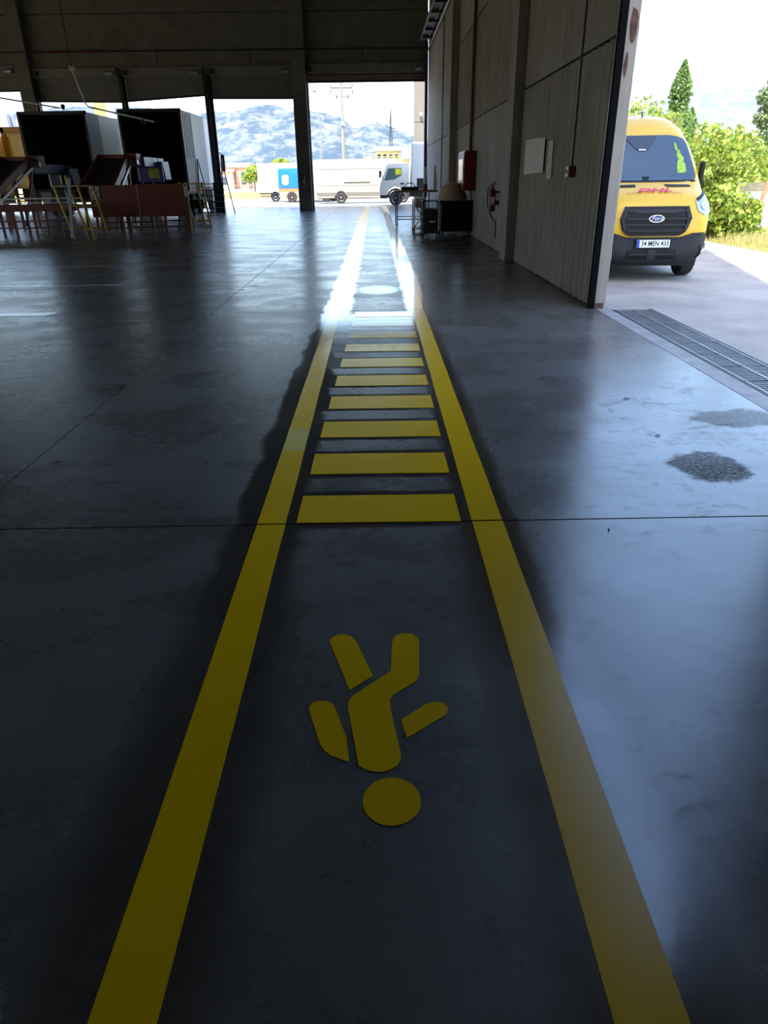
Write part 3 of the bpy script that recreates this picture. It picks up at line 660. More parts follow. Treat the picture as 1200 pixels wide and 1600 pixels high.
for s in (-1, 1):
    h = vpatch('headlight', [(s*.63, 1.22), (s*.92, 1.33), (s*.955, 1.20), (s*.945, 1.04), (s*.80, 1.00), (s*.66, 1.07)], LAMPG, .012, 5, r=.04)
    vpatch('lamp_lens', [(s*.78+.06*math.cos(2*PI*k/14), 1.14+.06*math.sin(2*PI*k/14)) for k in range(14)], CHROME, .022, 3, h, r=.001)
    vpatch('lamp_brow', [(s*.65, 1.225), (s*.92, 1.335), (s*.93, 1.31), (s*.67, 1.2)], BLACK, .02, 3, h, r=.005)
    f_ = vpatch('fog_lamp_bezel', [(s*.76, .38), (s*.93, .44), (s*.93, .58), (s*.78, .56)], BLACK, .03, 4, r=.02)
    vpatch('fog_lamp', [(s*.80, .43), (s*.90, .47), (s*.90, .54), (s*.81, .52)], LAMPG, .04, 3, f_, r=.01)
    vpatch('bonnet_vent', [(s*.24, 1.44), (s*.68, 1.43), (s*.68, 1.40), (s*.26, 1.405)], BLACK, .008, 3, r=.01)
    # mirrors
    mm_ = MB().bar((s*.98, 1.28, 1.52), (s*1.08, 1.28, 1.55), .05, .05).build('mirror_arm', BLACK, van)
    mr_ = MB().box(min(s*1.02, s*1.10), max(s*1.02, s*1.10), 1.22, 1.34, 1.42, 1.78).build('mirror', BLACK, van, bevel=.03)
    # side door glass
    rings_patch(subdiv_out(roundpoly([(1.35, 1.48), (1.45, 1.72), (1.80, 2.02), (2.4, 2.05), (2.4, 1.48)], .05), .08), bvh, (-s, 0, 0), .006, 5).build('side_window', GLASSD, van, smooth=True)
wp = MB().tube([(-.80, .93, 1.52), (-.3, .95, 1.54), (.1, .93, 1.53)], .012, 6).build('wiper', BLACK, van)
MB().tube([(-.1, .92, 1.525), (.4, .95, 1.535), (.82, .99, 1.52)], .012, 6).box(-.05, .05, .88, .95, 1.50, 1.56).build('wiper', BLACK, van)
vpatch('cowl', [(-.88, 1.50), (.88, 1.50), (.86, 1.475), (-.86, 1.475)], BLACK, .004, 3, r=.01)
pl = thing('tmp', None, None); bpy.data.objects.remove(pl)
pp = MB().box(-.27, .27, -.062, -.05, .54, .655).build('number_plate', PLATEW, van, bevel=.003)
MB().box(-.27, -.225, -.065, -.06, .542, .653).build('plate_blue_band', mat('plate_blue', (.01, .05, .45), .4), pp)
MB().box(-.29, .29, -.055, -.0, .525, .668).build('plate_holder', BLACK, van)
text_mesh('plate_text', '34 MEN 433', .108, BLACK, pp, (.028, -.065, .597), (PI/2, 0, 0), .001, .82, .0005)
# hood lettering (sits on the bonnet slope)
dh, _, _, _ = bvh.ray_cast(Vector((0, .36, 3)), Vector((0, 0, -1)))
tb = text_mesh('bonnet_lettering', 'DHL', .15, REDTXT, van, (0, .32, dh.z+.012), (R(24), 0, 0), .002, 1.9, .006, .3)
MB().bar((-.46, .27, 1.335), (-.24, .27, 1.335), .012, .004).bar((.24, .27, 1.335), (.46, .27, 1.335), .012, .004).build('bonnet_stripe', REDTXT, van)
text_mesh('roof_antenna_base', 'I', .01, BLACK, van, (.2, 2.4, 2.55), (0, 0, 0))
MB().tube([(.18, 2.30, 2.50), (.18, 2.36, 2.60)], .012, 6).build('antenna', BLACK, van)
# tree reflection in the windshield, painted as a green patch on the glass
vpatch('green_reflection', [(.56, 1.60), (.71, 1.61), (.72, 1.72), (.69, 1.78), (.70, 1.84), (.66, 1.88), (.655, 1.94), (.61, 1.97), (.605, 2.05), (.575, 2.07), (.565, 1.98), (.60, 1.93), (.585, 1.86), (.61, 1.82), (.57, 1.74)], mat('reflection_green', (.28, .48, .04), .6, noise_amt=.5, nscale=22), .011, 3, ws, r=.006)
for (s, y) in ((-1, .98), (1, .98), (-1, 4.6), (1, 4.6)): wheel(van, s*.885, y, .345, .24)
MB().box(-.88, .88, .35, 5.2, .22, .36).build('underbody', BLACK, van)
van.location = (4.43, 11.75, 0); van.rotation_euler = (0, 0, R(-4.5)); van.scale = (.955, 1, 1)

# ================================================================== VEHICLES BEYOND THE BACK DOORS
def finish(root, loc, rz=0, sc=1): root.location = loc; root.rotation_euler = (0, 0, rz); root.scale = (sc, sc, sc)
def side_pts(pts, y): return pts
# side-on vehicles: local x = length, y = width (near side y=0), z up
def sidewheel(root, x, z_r, y0, wd=.22, rim=GALV, name='wheel'):
    r = z_r
    o = MB().lathe([(r*.6, 0), (r*.94, 0), (r, .03), (r, wd-.03), (r*.94, wd), (r*.6, wd)], (x, y0, r), 24, 'y').build(name, RUBBER, root, smooth=True)
    MB().lathe([(r*.16, -.01), (r*.2, .01), (r*.5, .02), (r*.62, -.006), (r*.62, .1)], (x, y0, r), 18, 'y').build('rim', rim, o, smooth=True)
    for k in range(6):
        a = 2*PI*k/6
        MB().lathe([(r*.09, -.002), (r*.09, .022)], (x+r*.38*math.cos(a), y0-.0, r+r*.38*math.sin(a)), 8, 'y').build('rim_hole', BLACK, o)
    return o
# long silver-cream van, nose to the right
sv = thing('long_panel_van', 'long pale high-roof panel van parked across behind the open back door', 'van')
prof = [(0.02, .42), (0, 1.2), (.05, 2.55), (.12, 2.72), (.4, 2.8), (5.3, 2.8), (5.65, 2.72), (6.35, 1.78), (7.15, 1.42), (7.3, 1.2), (7.32, .45), (7.2, .35), (.1, .35)]
MB().prism(prof, 0, 2.0, 'y').build('body', VSILVER, sv, bevel=.07, smooth=True)
MB().prism([(.25, .50), (5.0, .50), (5.0, .72), (.25, .72)], -.02, .01, 'y').build('side_moulding', mat('mould_grey', (.16, .15, .13), .6), sv, bevel=.01)
for (x0, x1) in ((.25, 2.3), (2.35, 3.9), (3.95, 4.9)):
    mb = MB().bar((x0, -.003, 1.15), (x1, -.003, 1.15), .02, .012).bar((x0, -.003, 2.2), (x1, -.003, 2.2), .02, .018).bar((x0, -.003, 1.15), (x0, -.003, 2.2), .012, .012).build('panel_seam', mat('seam', (.2, .19, .17), .6), sv)
box(2.2, 4.0, -.012, .005, 1.30, 1.36).build('door_track', DARKST, sv)
MB().prism([(5.15, 1.5), (5.15, 2.1), (5.75, 2.1), (6.2, 1.5)], -.008, .01, 'y').build('side_window', GLASSD, sv)
MB().prism([(-.005, .9), (-.005, 1.3), (.07, 1.3), (.07, .9)], -.01, .12, 'y').build('tail_lamp', REDEQ, sv)
for x in (1.95, 6.35):
    MB().prism([(x+.46*math.cos(PI*k/10), .36+.46*math.sin(PI*k/10)) for k in range(11)], -.006, .05, 'y').build('wheel_arch', BLACK, sv)
    sidewheel(sv, x, .40, -.03)
MB().prism([(.3, .3), (6.8, .3), (6.8, .42), (.3, .42)], .2, 1.8, 'y').build('underbody', BLACK, sv)
finish(sv, (-4.35, 53.6, 0))
for x in (2.6, 3.1, 5.0): pass
# white forward-control truck, cab facing left
tk = thing('box_truck', 'white cab-over box truck facing left outside the back door', 'truck')
cabp = [(.02, .45), (0, 1.0), (.05, 1.25), (.42, 2.25), (.55, 2.38), (1.72, 2.42), (1.85, 2.3), (1.86, .75), (1.5, .75), (1.35, 1.02), (.95, 1.12), (.62, .95), (.5, .62), (.45, .42)]
MB().prism(cabp, 0, 1.75, 'y').build('cab', VWHITE, tk, bevel=.04, smooth=True)
MB().prism(roundpoly([(.30, 1.45), (.55, 2.13), (1.40, 2.15), (1.40, 1.75), (.95, 1.5)], .06), -.01, .012, 'y').build('side_window', mat('cab_window', (.10, .16, .15), .08), tk)
MB().prism([(1.0, 1.75), (1.36, 1.8), (1.36, 2.10), (1.0, 2.1)], -.016, -.008, 'y').build('reflection_card', mat('lime_card', (.75, .70, .03), .5), tk)
MB().prism([(1.3, 1.22), (1.55, 1.22), (1.55, 1.30), (1.3, 1.30)], -.02, .005, 'y').build('door_handle', BLACK, tk)
MB().prism([(.04, .42), (.5, .42), (.52, .62), (.02, .62)], -.02, 1.77, 'y').build('bumper', VGREY, tk, bevel=.03)
MB().bar((.25, -.1, 1.5), (.08, -.12, 2.0), .03, .03).box(-.02, .10, -.22, -.08, 1.62, 2.0).build('mirror', BLACK, tk)
MB().prism([(1.02+.53*math.cos(PI*k/12), .5+.50*math.sin(PI*k/12)) for k in range(13)]+[(.55, .5), (.6, .5)]+[(1.02-.42*math.cos(PI*k/12), .5+.42*math.sin(PI*k/12)) for k in range(13)], -.02, .1, 'y').build('wheel_arch', BLACK, tk)
sidewheel(tk, 1.02, .43, -.02, .24); sidewheel(tk, 4.9, .43, -.02, .24)
MB().box(1.9, 6.5, .3, 1.5, .5, .8).build('chassis', BLACK, tk)
bxx = MB().box(2.0, 6.6, -.12, 1.95, .95, 3.55).build('cargo_box', mat('box_grey', (.50, .52, .55), .5), tk, bevel=.03)
box(1.99, 2.06, -.135, -.1, .95, 3.55).build('box_edge', GALV, bxx)
MB().box(2.35, 3.2, -.16, -.12, .95, 1.55).build('tool_box', BLACK, tk)
finish(tk, (.30, 47.9, 0))
# blue and orange van in front of a cream box body
cv_ = thing('cream_box_truck', 'cream box body truck parked left of the blue van', 'truck')
MB().box(0, 5.2, 0, 2.1, .62, 2.75).build('box_body', mat('cream_box', (.40, .37, .25), .6), cv_, bevel=.04)
MB().box(.1, 5.2, .02, 2.0, .28, .42).box(.05, 5.2, .0, .06, .44, .5).build('under_guard', mat('guard', (.22, .17, .12), .6), cv_)
MB().box(.05, 2.2, -.02, .02, .55, .64).build('sill', DARKST, cv_)
MB().prism([(5.25, .4), (5.25, 2.2), (5.7, 2.2), (6.5, 1.4), (6.9, 1.2), (6.9, .4)], .1, 1.9, 'y').build('cab', VWHITE, cv_, bevel=.05)
for x in (1.3, 5.9): sidewheel(cv_, x, .38, 0)
finish(cv_, (-9.2, 60.2, 0))
bv = thing('blue_van', 'blue van with orange stripe and white shield emblem', 'van')
MB().prism([(0, .38), (0, 1.5), (.03, 2.25), (.12, 2.35), (2.8, 2.35), (3.5, 1.5), (4.4, 1.2), (4.5, .4)], 0, 1.95, 'y').build('body', mat('van_blue', (.015, .16, .55), .35, coat=.4), bv, bevel=.05, smooth=True)
MB().prism([(.02, .80), (.02, .93), (4.2, .93), (4.3, .80)], -.012, .01, 'y').build('orange_stripe', mat('orange', (.80, .24, .02), .4), bv)
MB().prism([(.02, .94), (.02, 1.03), (4.2, 1.03), (4.2, .94)], -.012, .01, 'y').build('violet_stripe', mat('violet', (.12, .10, .40), .4), bv)
MB().prism([(.05, .36), (.05, .78), (4.4, .78), (4.4, .36)], -.010, .01, 'y').build('lower_panel', mat('lower_grey', (.30, .25, .20), .6), bv)
MB().prism(roundpoly([(.32, 1.28), (.30, 1.85), (.55, 1.92), (.80, 1.85), (.78, 1.28), (.55, 1.18)], .08), -.016, .0, 'y').build('emblem_shield', WHITE, bv)
MB().prism([(.45, 1.45), (.65, 1.45), (.65, 1.5), (.45, 1.5)], -.02, -.01, 'y').build('emblem_mark', mat('mark', (.2, .25, .35), .5), bv)
for x in (.98, 3.6):
    MB().prism([(x+.46*math.cos(PI*k/10), .32+.46*math.sin(PI*k/10)) for k in range(11)], -.02, .05, 'y').build('wheel_arch', mat('arch_brown', (.2, .15, .12), .7), bv)
    sidewheel(bv, x, .37, -.04, rim=mat('dusty_rim', (.35, .27, .2), .6))
finish(bv, (-7.28, 57.6, 0))

# ================================================================== TRAILERS AT THE DOCKS
def trailer(lab, x0, x1, y0, y1, zt, zb_, sidem, dark=True):
    r_ = thing('box_trailer', lab, 'trailer', ((x0+x1)/2, y0, 0), group='box trailers at the docks')
    t_ = .07; mb = MB()
    MB().box(x0, x0+t_, y0, y1, zb_, zt).build('left_wall', TRIN, r_); MB().box(x1-t_, x1-.03, y0, y1, zb_, zt).build('right_lining', TRIN, r_)
    MB().box(x0, x1, y0, y1, zt-t_, zt).build('roof', mat('trailer_roof', (.25, .24, .22), .6), r_); MB().box(x0, x1, y0, y1, zb_-.12, zb_).build('deck', TRIN, r_)
    MB().box(x0+.05, x1-.05, y1-.1, y1, zb_, zt-.05).build('bulkhead', TRIN, r_); MB().box(x0+.08, x1-.08, y0+.1, y1-.15, zt-t_-.03, zt-t_-.002).build('ceiling_lining', TRIN, r_)
    MB().box(x0-.05, x0+.06, y0-.06, y0+.06, zb_-.1, zt+.03).box(x1-.06, x1+.05, y0-.06, y0+.06, zb_-.1, zt+.03).box(x0-.05, x1+.05, y0-.06, y0+.06, zt-.10, zt+.04).build('rear_frame', DARKST, r_)
    ymid = y0+(y1-y0)*sidem  # near part coloured as shade, far part as sunlight, on one side wall
    MB().box(x1-.03, x1+.005, y0, ymid, zb_, zt-.02).build('side_panel', mat('side_shaded', (.16, .155, .15), .6), r_)
    MB().box(x1-.03, x1+.004, ymid, y1, zb_, zt-.02).build('side_panel', mat('side_sunlit', (.60, .60, .58), .5) if x1 > -10 else TRSIDE, r_)
    for i in range(6 if x1 > -10 else 0): MB().box(x1, x1+.02, y0+.35*i+.12, y0+.35*i+.26, zb_+1.3, zt-.15).build('side_slat', DARKST, r_)
    MB().box(x1-.12, x1+.02, y0, y1, zb_-.18, zb_-.02).build('side_rail', mat('rail_red', (.30, .09, .05), .6), r_)
    for yy in (y0+1.6, y0+2.9):
        for x in (x0+.3, x1-.3):
            o = MB().lathe([(.3, -.15), (.46, -.15), (.5, -.1), (.5, .1), (.46, .15), (.3, .15)], (x, yy, .5), 20, 'x').build('wheel', RUBBER, r_, smooth=True)
            MB().lathe([(.1, -.16), (.29, -.12), (.29, .12), (.1, .16)], (x, yy, .5), 14, 'x').build('rim', GALV, o)
    MB().box(x0+.1, x1-.1, y0+.02, y0+.14, .45, .65).build('rear_bumper', DARKST, r_)
    MB().box(x0+.7, x1-.7, y0+.2, y1, .75, zb_-.1).build('chassis', BLACK, r_)
    return r_
trailer('open dark box trailer at the left dock, side coloured as sunlit cream', -16.5, -13.42, 37.0, 50.5, 4.55, 1.3, .125)
tr2 = trailer('open dark box trailer at the right dock beside the steel post', -11.85, -9.02, 37.0, 43.4, 4.60, 1.3, .34)
cabt = thing('truck_cab', 'truck tractor in front of the right dock trailer, mirror showing past the post', 'truck', (-10.4, 45.2, 0))
MB().box(-11.6, -9.35, 44.0, 46.0, .5, 3.2).build('cab', VWHITE, cabt, bevel=.1)
MB().tube([(-9.35, 45.0, 2.95), (-9.0, 45.0, 3.05), (-8.75, 45.0, 2.9)], .03, 6).tube([(-9.35, 45.0, 1.95), (-8.85, 45.0, 1.98)], .03, 6).build('mirror_arm', BLACK, cabt)
MB().box(-8.92, -8.70, 44.95, 45.1, 2.05, 2.92).build('mirror', BLACK, cabt, bevel=.05)
for x in (-11.4, -9.6):
    for yy in (44.5, 45.5): MB().lathe([(.3, -.14), (.5, -.14), (.5, .14), (.3, .14)], (x, yy, .5), 18, 'x').build('wheel', RUBBER, cabt)
yt = thing('yellow_truck', 'yellow box truck with framed rear doors beyond the far left doorway', 'truck', (-20.3, 45.5, 0))
box(-21.35, -19.25, 45.3, 51, 1.3, 4.45).build('box_body', VYEL, yt, bevel=.03)
box(-21.05, -20.3, 45.26, 45.3, 1.45, 4.1).build('rear_door', VYEL, yt, bevel=.01); box(-20.25, -19.5, 45.26, 45.3, 1.45, 4.1).build('rear_door', VYEL, yt, bevel=.01)
FRM = mat('brown_frame', (.42, .18, .02), .5)
MB().box(-21.4, -21.2, 45.2, 45.3, 1.2, 4.5).box(-19.4, -19.2, 45.2, 45.3, 1.2, 4.5).box(-21.4, -19.2, 45.2, 45.3, 4.2, 4.5).build('door_frame', FRM, yt)
MB().box(-21, -19.6, 45.5, 50.8, .6, 1.3).build('chassis', BLACK, yt)
for x in (-21.0, -19.5): MB().lathe([(.3, -.14), (.5, -.14), (.5, .14), (.3, .14)], (x, 47, .5), 18, 'x').build('wheel', RUBBER, yt)
yt2 = thing('yellow_truck', 'yellow box truck with red lettering at the far left edge', 'truck', (-23, 44, 0))
box(-27.5, -21.55, 44.0, 46.2, .9, 4.05).build('box_body', VYEL, yt2, bevel=.03)
text_mesh('side_lettering', 'DHL', 1.1, REDTXT, yt2, (-23.0+23, 43.985-44, 2.4), (PI/2, 0, 0), .005, 1.6, .03, .3)
for x in (-26.5, -22.6): MB().lathe([(.3, -.14), (.48, -.14), (.48, .14), (.3, .14)], (x, 44.4, .48), 18, 'y').build('wheel', RUBBER, yt2)
MB().box(-27.3, -21.7, 44.3, 45.9, .5, .9).build('chassis', BLACK, yt2)

# ================================================================== CONVEYORS
def beam(mb, a, b_, wd, ht): return mb.bar(a, b_, wd, ht)
def incline(lab, xl0, xr0, y0, z0, xl1, xr1, y1, z1, bluelab, bright):
    r_ = thing('inclined_conveyor', lab, 'conveyor', ((xl0+xr0)/2, y0, 0), group='inclined red loading conveyors')
    for a, b_ in (((xl0, y0, z0), (xl1, y1, z1)), ((xr0, y0, z0), (xr1, y1, z1))):
        MB().bar(a, b_, .10, .26).build('side_beam', REDST, r_, bevel=.01)
    MB().bar((xr0+.06, y0, z0-.28), (xr1+.06, y1, z1-.28), .06, .10).build('lower_beam', GALV, r_)
    n = 14; mb = MB()
    MB().add([(xl0, y0, z0-.02), (xr0, y0, z0-.02), (xr1, y1, z1-.02), (xl1, y1, z1-.02), (xl0, y0, z0-.14), (xr0, y0, z0-.14), (xr1, y1, z1-.14), (xl1, y1, z1-.14)],
             [(0, 1, 2, 3), (4, 7, 6, 5), (0, 4, 5, 1), (3, 2, 6, 7), (0, 3, 7, 4), (1, 5, 6, 2)]).build('belt', RUBBER, r_)
    MB().bar((xl1, y1, z1), (xr1, y1, z1), .16, .2).build('head_cross_beam', REDST, r_)
    MB().box(xr1-.05, xr1+.38, y1-.1, y1+.5, z1-.30, z1+.13).build('head_housing', REDST, r_, bevel=.02)
    MB().lathe([(.09, 0), (.09, .42)], (xr1, y1-.12, z1-.18), 12, 'x').box(xr1+.1, xr1+.3, y1-.16, y1-.1, z1-.3, z1-.22).build('drive_motor', GALV, r_)
    for f in (.25, .55, .92):
        for (xa, xb) in ((xl0, xl1), (xr0, xr1)):
            x = xa+(xb-xa)*f; y = y0+(y1-y0)*f; z = z0+(z1-z0)*f
            MB().bar((x, y, 0), (x, y, z-.1), .09, .09).build('leg', REDST, r_)
    x = xr0+(xr1-xr0)*.6; y = y0+(y1-y0)*.6
    MB().bar((x, y, .1), (xr1, y1+.1, z1-.3), .08, .08).build('brace', REDST, r_)
    for i in range(3): MB().box(x-.1, x+.2, y-.02, y, .95+.12*i, 1.0+.12*i).build('warning_stripe', mat('orange_warn', (.6, .25, .08), .5), r_)
    return r_
incline('inclined red conveyor farthest left, dark belt', -14.9, -13.45, 26.6, 1.10, -14.85, -13.75, 31, 2.45, '', False)
incline('inclined red conveyor rising toward the right dock trailer', -10.5, -9.25, 26.6, 1.10, -10.95, -9.85, 31, 2.48, '', True)
def boom(lab, xl, xr, y0, y1, z, blu):
    r_ = thing('telescopic_boom', lab, 'conveyor', ((xl+xr)/2, y0, 0), group='blue extending booms')
    MB().box(xl, xr, y0, y1, z-.1, z+.25).build('boom_body', blu, r_, bevel=.03)
    MB().prism([(y1-.9, z-.6), (y1-1.2, z+.1), (y1-.2, z+.12), (y1+.0, z-.6)], xl+.1, xr+.25, 'x').build('boom_head', blu, r_, bevel=.03)
    fr = MB().box(xl+.15, xr+.25, y1-1.28, y1-1.2, z-.68, z+.05).build('front_plate', blu, r_, bevel=.02)
    for x in (xl+.75, xr-.02): MB().box(x-.10, x+.10, y1-1.30, y1-1.27, z-.52, z-.15).build('yellow_label', LABELY, fr)
    MB().box(xl+.18, xl+.24, y1-1.31, y1-1.27, z-.62, z).build('edge_strip', WHITE, fr)
    for x in (xl+.3, xl+.75, xr+.1): MB().tube([(x, y1-1.2, z-.66), (x, y1-1.15, 0)], .025, 6).build('support_leg', WHITE, r_)
    MB().tube([(xr+.15, y1-1.3, z-.1), (xr+.1, y1-1.35, z+.25), (xr-.1, y1-1.35, z+.3)], .02, 6).build('hand_rail', DARKST, r_)
    return r_
boom('dark blue boom head reaching into the left dock trailer', -14.7, -13.85, 31.5, 35.6, 2.05, mat('blue_dark', (.02, .025, .09), .5))
boom('lilac blue boom head with two yellow labels by the right dock', -10.35, -9.35, 31.5, 34.4, 2.25, BLUEM)
gp = thing('guard_panel', 'long dark red sheet guard in front of the conveyors', 'guard', (-8, 26, 0))
box(-9.75, -8.12, 25.97, 26.03, .50, 1.50).build('panel_sheet', REDST, gp, bevel=.01); box(-8.10, -6.52, 26.0, 26.06, .50, 1.52).build('panel_sheet', REDST, gp, bevel=.01)
MB().bar((-6.48, 26.0, 1.5), (-6.38, 25.9, .9), .05, .04).build('end_strip', GALV, gp)
box(-6.56, -6.40, 25.9, 26.1, 0, 1.1).build('leg', REDST, gp)
for x in (-9.5, -8.8, -8.55, -7.75, -7.3): MB().bar((x, 26.1, 0), (x, 26.1, .6), .08, .08).build('leg', REDST, gp)
for (x0, x1, z) in ((-9.6, -6.6, .12), (-9.6, -6.6, .3)): MB().bar((x0, 26.4, z), (x1, 26.4, z+.05), .05, .05).build('lower_rail', REDST, gp)
for x in (-9.2, -8.65, -8.35, -7.0): MB().tube([(x, 26.5, .0), (x+.1, 26.5, .55)], .03, 6).build('strut', DARKST, gp)
sg = thing('warning_sign', 'small square no-entry pictogram sign on the red guard', 'sign', (-9.5, 25.9, 1.3))
box(-9.70, -9.40, 25.945, 25.965, 1.16, 1.46).build('sign_plate', mat('sign_grey', (.55, .55, .55), .5), sg)
box(-9.70, -9.40, 25.945, 25.965, 1.06, 1.13).build('caption_plate', mat('sign_caption', (.30, .27, .25), .5), sg)
MB().add([(-9.55+rr*math.cos(2*PI*k/24), 25.94, 1.31+rr*math.sin(2*PI*k/24)) for rr in (.10, .125) for k in range(24)], [(k, (k+1) % 24, (k+1) % 24+24, k+24) for k in range(24)]).build('ring', BLACK, sg)
MB().bar((-9.63, 25.938, 1.38), (-9.47, 25.938, 1.24), .004, .025).build('slash', BLACK, sg)
MB().tube([(-9.55, 25.94, 1.37), (-9.55, 25.94, 1.25)], .018, 6).build('figure', BLACK, sg)
rb = thing('roller_conveyor', 'low red horizontal conveyor with metal rails at the left edge', 'conveyor', (-12, 24.2, 0))
box(-14.8, -9.55, 24.0, 24.08, .78, .98).build('side_beam', REDST, rb, bevel=.01); box(-14.8, -9.75, 24.8, 24.88, .78, .98).build('side_beam', REDST, rb, bevel=.01)
MB().box(-14.8, -9.0, 23.98, 24.02, 1.02, 1.05).build('guide_rail', GALV, rb); MB().box(-14.8, -9.6, 24.85, 24.9, 1.12, 1.16).build('guide_rail', GALV, rb)
q = MB()
for i in range(42): q.lathe([(.03, 24.09), (.03, 24.79)], (-14.7+.12*i, 0, .93), 8, 'y')
q = q.build('rollers', GALV, rb); q['kind'] = 'stuff'
for x in (-14.2, -13.2, -12.4, -11.55, -10.9, -10.1):
    MB().bar((x, 24.04, 0), (x, 24.04, .78), .07, .07).build('leg', REDST, rb); MB().bar((x+.05, 24.84, 0), (x+.05, 24.84, .78), .07, .07).build('leg', REDST, rb)
for z in (.3, .5): MB().bar((-14.5, 24.04, z), (-9.9, 24.04, z), .04, .04).build('cross_rail', REDST, rb)
lad = thing('step_platform', 'yellow tube step platform in front of the red guard', 'ladder', (-9.1, 23.2, 0))
for (x0, y0, x1, y1) in ((-9.78, 23.3, -9.58, 23.05), (-9.05, 23.3, -8.95, 23.05), (-9.65, 24.1, -9.35, 23.6), (-8.9, 24.1, -8.7, 23.6)):
    MB().bar((x0+.0, y0, 1.5), (x1+.25, y1, 0), .05, .05).build('leg', YEQ, lad)
for z, e in ((1.5, 0.), (.95, .08), (.30, .16)):
    for (a, b_) in (((-9.78+e*1.6, 23.28-e, z), (-9.05+e*1.6, 23.28-e, z)), ((-9.65+e*1.6, 24.0-e, z), (-8.9+e*1.6, 24.0-e, z)), ((-9.78+e*1.6, 23.28, z), (-9.65+e*1.6, 24.0, z)), ((-9.05+e*1.6, 23.28, z), (-8.9+e*1.6, 24.0, z))):
        MB().bar(a, b_, .045, .045).build('rung', YEQ, lad)
tag(MB().bar((-9.15, 22.95, 1.72), (-9.35, 22.9, .05), .09, .05).build('pale_plank', mat('pale_plank', (.40, .42, .42), .6)), 'pale plank leaning on the yellow step platform', 'plank')
lad2 = thing('step_platform', 'yellow tube frame stand at the right end of the red guard', 'ladder', (-6, 26.9, 0))
for x in (-6.75, -6.55, -6.15, -5.95): MB().bar((x-.15, 27.0, 1.55), (x+.05, 26.8, 0), .055, .055).build('leg', YEQ, lad2)
for z in (1.5, .85, .3): MB().bar((-6.9+(1.5-z)*.12, 26.98, z), (-6.08+(1.5-z)*.12, 26.98, z), .05, .05).build('rung', YEQ, lad2)
box(-6.75, -6.1, 26.9, 27.5, .70, 1.0).build('black_bin', BLACK, lad2, bevel=.04)
tag(MB().lathe([(.02, 0), (.18, .03), (.24, .2), (.16, .38), (.02, .42)], (-6.9, 29.6, 0), 14).build('white_ball', WHITE, smooth=True), 'round white bundle on the floor behind the yellow stand', 'bundle')
tag(MB().lathe([(.02, 0), (.09, .02), (.11, .1), (.02, .17)], (-6.25, 27.6, 0), 12).build('paper_ball', PAPER, smooth=True), 'crumpled grey paper ball under the yellow stand', 'litter')
rl = thing('rolling_ladder', 'thin black rolling ladder standing around the steel dock post', 'ladder', (-8.4, 39, 0))
for (x, zt) in ((-8.95, 2.6), (-7.75, 2.6)):
    MB().bar((x, 38.6, 0), (x+.0, 39.2, zt), .05, .05).build('rail', BLACK, rl); MB().bar((x+.25, 40.2, 0), (x+.0, 39.2, zt), .04, .04).build('rail', BLACK, rl)
for i in range(5): MB().box(-8.93, -7.72, 38.65+.12*i, 38.85+.12*i, .3+.28*i, .34+.28*i).build('tread', BLACK, rl)
MB().bar((-8.95, 38.55, .12), (-7.7, 38.55, .12), .05, .05).build('base_bar', BLACK, rl)
for i in range(3): MB().box(-8.93, -8.75, 38.9+.1*i, 38.95+.1*i, .5+.4*i, .62+.4*i).build('white_tag', WHITE, rl)
# swinging dock lamp arms
for lab, pts, end in (('bent pale lamp arm hanging before the two right docks', [(-12.54, 34, 5.87), (-12.22, 34, 4.6), (-12.1, 34, 4.48), (-9.44, 34, 3.90)], (-9.9, 34, 3.9)), ('pale lamp arm crossing in front of the far left column', [(-17.0, 34, 5.05), (-15.77, 34, 4.86), (-13.3, 34, 4.45)], (-13.2, 34, 4.5))):
    r_ = thing('dock_lamp_arm', lab, 'lamp', pts[0], group='dock lamp arms')
    MB().tube(pts, .035, 8).build('arm_tube', WHITE, r_)
    MB().lathe([(.05, -.1), (.09, -.02), (.09, .08), (.03, .1)], end, 12).build('lamp_head', DARKST, r_)
    MB().box(pts[0][0]-.1, pts[0][0]+.1, 33.9, 34.1, pts[0][2]-.05, pts[0][2]+.08).build('mount', GALV, r_)
    MB().tube([(pts[0][0], 34, pts[0][2]), (pts[0][0]-.05, 34, TOP-.02)], .02, 6).build('hanger', DARKST, r_)

# ================================================================== OUTSIDE BEYOND THE BACK
bc_ = thing('concrete_pillar', 'tall beige concrete building corner right outside the back door', 'building', (2.9, 49, 0))
for i in range(5): box(2.6, 3.4, 50.5, 51.2, 2.4*i, 2.4*i+2.37).build('block', mat('beige_pillar', (.20, .175, .14), .8, noise_amt=.1), bc_)
MB().lathe([(.06, 0), (.1, -.12), (.1, -.2), (.03, -.24)], (3.0, 50.5, 5.2), 10, 'y').build('spotlight', WHITE, bc_)
yp = thing('yellow_tower', 'yellow-beige pillar seen above the left dock trailer', 'pillar', (-20.5, 60, 0))
box(-21.0, -20.1, 60, 60.8, 0, 8).build('shaft', mat('ochre', (.62, .40, .10), .7), yp); box(-20.1, -19.75, 60, 60.8, 0, 8).build('side_strip', WHITE, yp)
up = thing('utility_pole', 'pale concrete utility pole with double crossarm', 'pole', (-2.95, 75, 0))
CP = mat('pole_concrete', (.20, .18, .15), .8)
MB().tube([(-2.95, 75, 0), (-2.95, 75, 5), (-2.97, 75, 9.35)], [.20, .16, .11], 10).build('shaft', CP, up)
MB().bar((-3.95, 75, 9.2), (-1.95, 75, 9.2), .1, .1).bar((-3.45, 75, 8.5), (-2.35, 75, 8.5), .08, .08).bar((-3.45, 75, 9.0), (-3.45, 75, 8.5), .05, .05).bar((-2.35, 75, 9.0), (-2.35, 75, 8.5), .05, .05).bar((-3.45, 75, 9.0), (-2.35, 75, 9.0), .06, .06).build('crossarm', DARKST, up)
